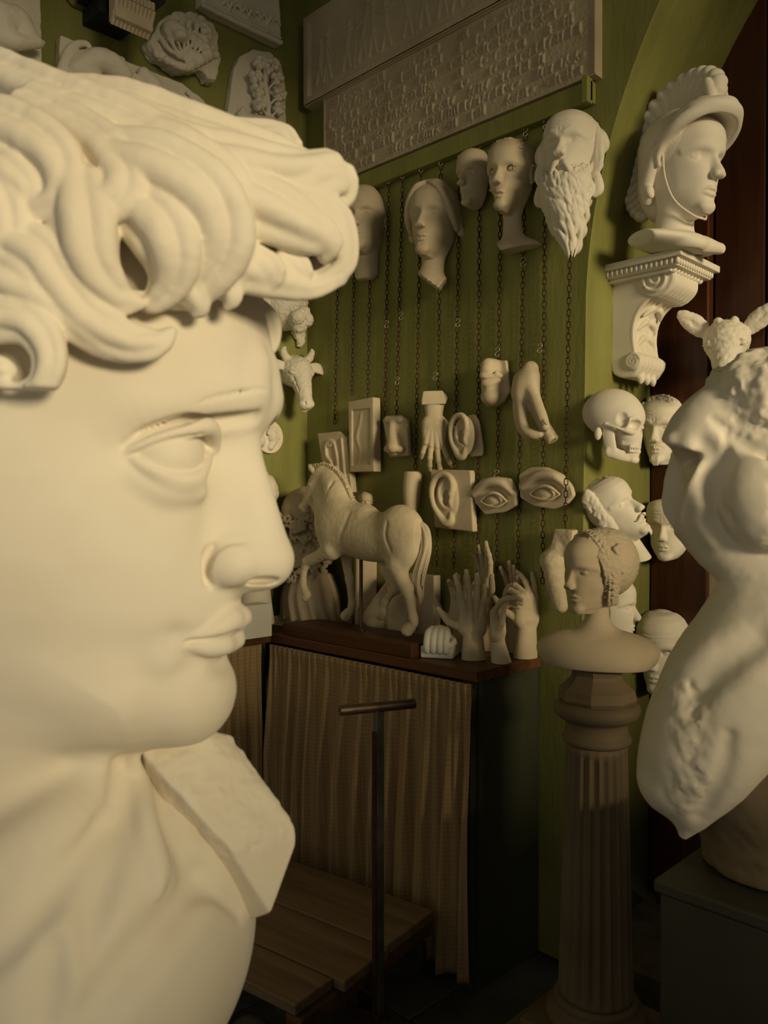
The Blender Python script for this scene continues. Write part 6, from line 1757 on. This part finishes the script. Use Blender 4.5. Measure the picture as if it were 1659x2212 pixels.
# black metal bracket holding a fluted plaster corbel
P0 = onX(270, 60, .0); root = empty('fluted_corbel', tuple(P0)); tag(root, 'fluted plaster corbel held by a black metal bracket at the top', 'corbel')
m_ = mpp(P0)
bm = bmesh.new(); a = onX(195, 20, .10)-P0
bm_box(bm, (.06, onX(238, 45, .06)[1]-P0[1], onX(238, 40, .06)[2]-P0[2]), (.12, .13, .05), .004); bm_box(bm, (.12, onX(262, 12, .12)[1]-P0[1], onX(262, -2, .12)[2]-P0[2]), (.20, .20, .028), .004)
bm_obj('black_bracket', bm, 'black_metal', root)
bm = bmesh.new(); nv = 10; c = onX(275, 45, .14)-P0
for i in range(nv):
    y = c[1]-.06+.12*i/(nv-1)
    pts = [(.20, .065), (.205, .03), (.19, -.01), (.165, -.04)]
    for (x0, z0), (x1, z1) in zip(pts[:-1], pts[1:]): bm_cyl(bm, (x0-.01, y, c[2]+z0), (x1-.01, y*.96+c[1]*.04, c[2]+z1), .0075, .0070, seg=8)
bm_box(bm, (.165, c[1], c[2]+.02), (.05, .125, .10), .004)
bm_obj('fluted_block', bm, 'plaster_aged', root, smooth=False)
me = wire_mesh('cable', [onX(140, -6, .004)-P0, onX(155, 12, .006)-P0, onX(185, 26, .006)-P0, onX(222, 42, .01)-P0], .002, 'wood_top')
o = bpy.data.objects.new('cable', me); COL.objects.link(o); o.parent = root

# ================================================================== the two long tablets on the chain wall
def tablet(name, x0, x1, z0, z1, thick, label, style, seed, mat):
    root = empty(name, (x0, 0, z0)); tag(root, label, 'tablet', 'inscribed tablets above the masks')
    rg = np.random.default_rng(seed); W, H = x1-x0, z1-z0
    nx, nz = int(W/.0032), int(H/.0032)
    X = np.linspace(0, W, nx)[:, None]; Z = np.linspace(0, H, nz)[None, :]
    R = np.zeros((nx, nz))
    def stroke(ax, az, bx, bz_, w, h_):
        i0 = max(0, int((min(ax, bx)-3*w)/W*nx)); i1 = min(nx, int((max(ax, bx)+3*w)/W*nx)+2); j0 = max(0, int((min(az, bz_)-3*w)/H*nz)); j1 = min(nz, int((max(az, bz_)+3*w)/H*nz)+2)
        if i1 <= i0 or j1 <= j0: return
        x = X[i0:i1]; z = Z[:, j0:j1]; dx, dz = bx-ax, bz_-az; t = np.clip(((x-ax)*dx+(z-az)*dz)/(dx*dx+dz*dz+1e-9), 0, 1)
        d = np.sqrt((x-ax-t*dx)**2+(z-az-t*dz)**2); R[i0:i1, j0:j1] = np.maximum(R[i0:i1, j0:j1], 1.35*h_*np.clip(1.4-d/w, 0, 1))
    if style == 'rows':
        nr = 8; rh = (H-.02)/nr
        for r in range(nr):
            zb_ = .012+r*rh; stroke(.02, zb_, W-.03, zb_, .0022, .0022)
            x = .03
            while x < W-.04:
                k = rg.integers(0, 7); hgt = rh*rg.uniform(.45, .8); w = rg.uniform(.010, .020)
                if rg.random() < .10: x += rg.uniform(.02, .08); continue
                if k <= 2: stroke(x, zb_+.008, x+rg.uniform(-.003, .003), zb_+.008+hgt, .0030, .0062); w = .010
                elif k == 3: stroke(x, zb_+.008, x+.006, zb_+.008+hgt, .003, .004); stroke(x+.006, zb_+.008+hgt*.5, x+.012, zb_+.012, .0028, .004)
                elif k == 4:
                    for q in np.linspace(0, 6.28, 8): stroke(x+.006+.006*math.cos(q), zb_+.02+.006*math.sin(q), x+.006+.006*math.cos(q+.8), zb_+.02+.006*math.sin(q+.8), .0024, .0038)
                elif k == 5: stroke(x, zb_+.01+hgt*.6, x+.014, zb_+.01+hgt*.75, .003, .004); stroke(x+.004, zb_+.01, x+.008, zb_+.01+hgt*.6, .004, .0045)
                else:
                    for q in range(3): stroke(x, zb_+.012+q*hgt*.3, x+.013, zb_+.012+q*hgt*.3, .0022, .0034)
                x += w+.003
    else:
        for q in range(15):
            x = .07+q*(W-.12)/15+rg.uniform(-.02, .02); zb_ = .06; hgt = rg.uniform(.14, .22); lean = rg.uniform(-.03, .03)
            stroke(x, zb_+hgt*.45, x+lean, zb_+hgt*.85, .009, .006); stroke(x+lean, zb_+hgt*.95, x+lean, zb_+hgt, .010, .007)
            stroke(x, zb_+hgt*.45, x-.02, zb_, .006, .005); stroke(x, zb_+hgt*.45, x+.02, zb_, .006, .005)
            stroke(x+lean, zb_+hgt*.8, x+rg.uniform(.02, .05), zb_+hgt*rg.uniform(.5, 1.0), .004, .0045); stroke(x+lean, zb_+hgt*.8, x-rg.uniform(.02, .05), zb_+hgt*rg.uniform(.5, 1.0), .004, .0045)
            if q % 2 == 0: stroke(x+.04, zb_-.01, x+.035+rg.uniform(-.02, .02), zb_+hgt*1.2, .0028, .004)
        fr = np.minimum(np.minimum(X, W-X), np.minimum(Z, H-Z)); R = np.maximum(R, np.where(fr < .030, .014*np.clip((.030-fr)/.006, 0, 1), 0))
    R = R+.0006*rg.standard_normal(R.shape)
    V = np.stack([X+0*Z, -(thick+R), Z+0*X], -1).reshape(-1, 3)
    I = np.arange(nx*nz).reshape(nx, nz)
    Q = np.stack([I[:-1, :-1], I[1:, :-1], I[1:, 1:], I[:-1, 1:]], -1).reshape(-1, 4)
    me = mesh_np('carved_face', V, Q); o = link_mesh('carved_face', me, mat, root)
    bm = bmesh.new(); bm_box(bm, (W/2, -(thick-.001)/2-.0005, H/2), (W, thick-.003, H), 0); bm_obj('slab', bm, mat, root)
    # closed rim so the relief is solid from every side
    bm = bmesh.new()
    e = .004
    for (c, s) in (((W/2, -thick/2-.003, -e/2+.001), (W+2*e, thick+.008, e)), ((W/2, -thick/2-.003, H+e/2-.001), (W+2*e, thick+.008, e)), ((-e/2+.001, -thick/2-.003, H/2), (e, thick+.008, H)), ((W+e/2-.001, -thick/2-.003, H/2), (e, thick+.008, H))):
        bm_box(bm, c, s, 0)
    bm_obj('rim', bm, mat, root)
    return root
tablet('inscribed_tablet', .15, 1.315, 2.594, 2.925, .032, 'long brown tablet with rows of carved signs above the row of masks', 'rows', 5, 'plaster_tan')
tablet('figure_tablet', .045, 1.34, 2.932, 3.27, .040, 'framed brown tablet with faint marching figures, topmost on the chain wall', 'figures', 9, 'plaster_tan')
# white board on the brown planks, behind the torso
P = onY(1560, 1268, DY+.028)
bm = bmesh.new(); bm_box(bm, (0, 0, 0), (.155, .014, .20), .004); o = bm_obj('white_board', bm, 'plaster_tan'); o.location = (P[0], DY+.030, P[2]); tag(o, 'small pale board fixed to the brown planks beside the torso waist', 'board')

# ================================================================== broken torso on its box, right foreground
TD = 1.32; TS = TD/FP
def C(px, py, v=0.0):
    k = (FP-v)/FP; return np.array([(px-829.5)*k, -v, (1106-py)*k])
t_base = at(1600, 1880, TD)
def t_xf(V): 
    V = V*TS; return V[:, 0:1]*_r+(V[:, 1:2]+TD)*_f+V[:, 2:3]*_u+CAM-t_base
tor = empty('broken_torso', tuple(t_base)); tag(tor, 'headless broken plaster torso with thigh stump in the right foreground', 'sculpture')
V = Vol((C(1330, 1, 0)[0], -300, C(1, 1850)[2]), (C(2010, 1, 0)[0], 300, C(1, 730)[2]), 4.6)
def TSF(px, py, off=0.0):
    d = np.array([(px-829.5)/FP, 1.0, (1106.0-py)/FP]); p = V.hit(np.array([0, -FP, 0.0]), d, FP-420, FP+420)
    if p is None: p = C(px, py, 0)
    return p-d*off
V.ell(C(1640, 1010, -10), (150, 150, 165), 0)
V.tube([C(1600, 870, 0), C(1530, 930, 10), C(1490, 1010, 0), C(1500, 1090, -20)], [86, 80, 72, 60], 40, n=14)        # shoulder mass
V.tube([C(1500, 1080, -20), C(1560, 1160, -10), C(1640, 1180, 0)], [66, 70, 80], 50)
V.tube([C(1600, 1150, -10), C(1632, 1240, -10), C(1650, 1350, -10)], [88, 62, 100], 50, n=16); V.ell(C(1740, 1250, -20), (120, 130, 200), 60)
V.ell(C(1655, 865, 40), (118, 110, 108), 10)                     # neck stump
V.ell(C(1665, 1075, 90), (108, 90, 112), 10)                     # broken breast
V.tube([C(1690, 1400, -10), C(1590, 1490, 20), C(1500, 1600, 30), C(1462, 1680, 20)], [175, 150, 108, 82], 60, n=16)
V.ell(C(1760, 1500, -30), (200, 180, 200), 60)
V.tube([C(1620, 1490, 50), C(1545, 1650, 70), C(1478, 1800, 40)], [118, 82, 12], 40, n=16)
V.box(C(1330, 1800, 20)-[0, 0, 0], (120, 300, 70), 5, 6, R=rotm(0, 54, 0), sub=True)
# planes broken off the shoulder and the stumps
V.box(C(1395, 1075, 60), (60, 150, 120), 8, 10, R=rotm(0, 22, -28), sub=True)
V.box(C(1420, 840, 90), (90, 200, 40), 8, 16, R=rotm(0, -38, -20), sub=True)
def tridge(pts, rad, k, emb=.5): V.tube([TSF(a, b, -r*emb) for (a, b), r in zip(pts, rad)], rad, k)
def tfur(pts, rad, k, out=.4): V.tube([TSF(a, b, r*out) for (a, b), r in zip(pts, rad)], rad, k, sub=True)
tridge([(1450, 950), (1495, 1000), (1515, 1060), (1518, 1120), (1540, 1160)], [10, 26, 28, 24, 20], 18)
tfur([(1520, 960), (1545, 1010), (1540, 1060)], [10, 24, 14], 30)
tfur([(1540, 905), (1590, 945), (1650, 975), (1700, 985)], [6, 14, 14, 10], 12)
tfur([(1570, 960), (1562, 1040), (1580, 1130)], [5, 12, 6], 14)
tfur([(1575, 1590), (1560, 1680), (1510, 1765)], [4, 12, 4], 26)
tfur([(1640, 1380), (1560, 1430), (1500, 1500)], [6, 14, 6], 60)
tfur([(1490, 1480), (1506, 1500), (1530, 1496)], [4, 8, 4], 8)
V.noise(11, 36, lo=C(1520, 968, 0)-[0, 300, 0], hi=C(1900, 745, 0)+[0, 260, 0], fall=24)
V.noise(9, 40, lo=C(1572, 1190, 0)-[0, 300, 0], hi=C(1900, 975, 0)+[0, 0, 0], fall=24)
V.noise(7, 24, lo=C(1400, 1730, 0)-[0, 300, 0], hi=C(1490, 1440, 0)+[0, 0, 0], fall=40)
V.noise(3, 12, lo=C(1520, 968, 0)-[0, 300, 0], hi=C(1900, 745, 0)+[0, 260, 0], fall=20)
V.noise(1.6, 60)
V.obj('torso', 'plaster', tor, xf=t_xf)
V = Vol((C(1440, 1, 0)[0], -260, C(1, 1905)[2]), (C(2010, 1, 0)[0], 260, C(1, 1520)[2]), 5)
V.ell(C(1690, 1700, -20), (205, 190, 170), 0); V.tube([C(1680, 1800, -20), C(1700, 1885, -20)], [160, 170], 30); V.noise(4, 60)
V.cut((0, 0, -1), C(1, 1877, 0), 4)
ro = V.obj('rock_seat', 'terracotta_paint', tor, xf=t_xf); ro['label'] = 'brown rocky seat under the torso'
bx = at(1415, 1899, TD-.03)
box = empty('dark_box_stand', (bx[0], bx[1], 0.03)); tag(box, 'dark painted wooden box carrying the broken torso', 'pedestal')
hgt = bx[2]-.03
bm = bmesh.new(); bm_box(bm, (.27, .27, hgt/2-.011), (.53, .53, hgt-.024), .004); bm_obj('box_body', bm, 'dark_box', box)
bm = bmesh.new(); bm_box(bm, (.27, .27, hgt-.010), (.545, .545, .020), .004); bm_obj('box_lid', bm, 'dark_box', box)
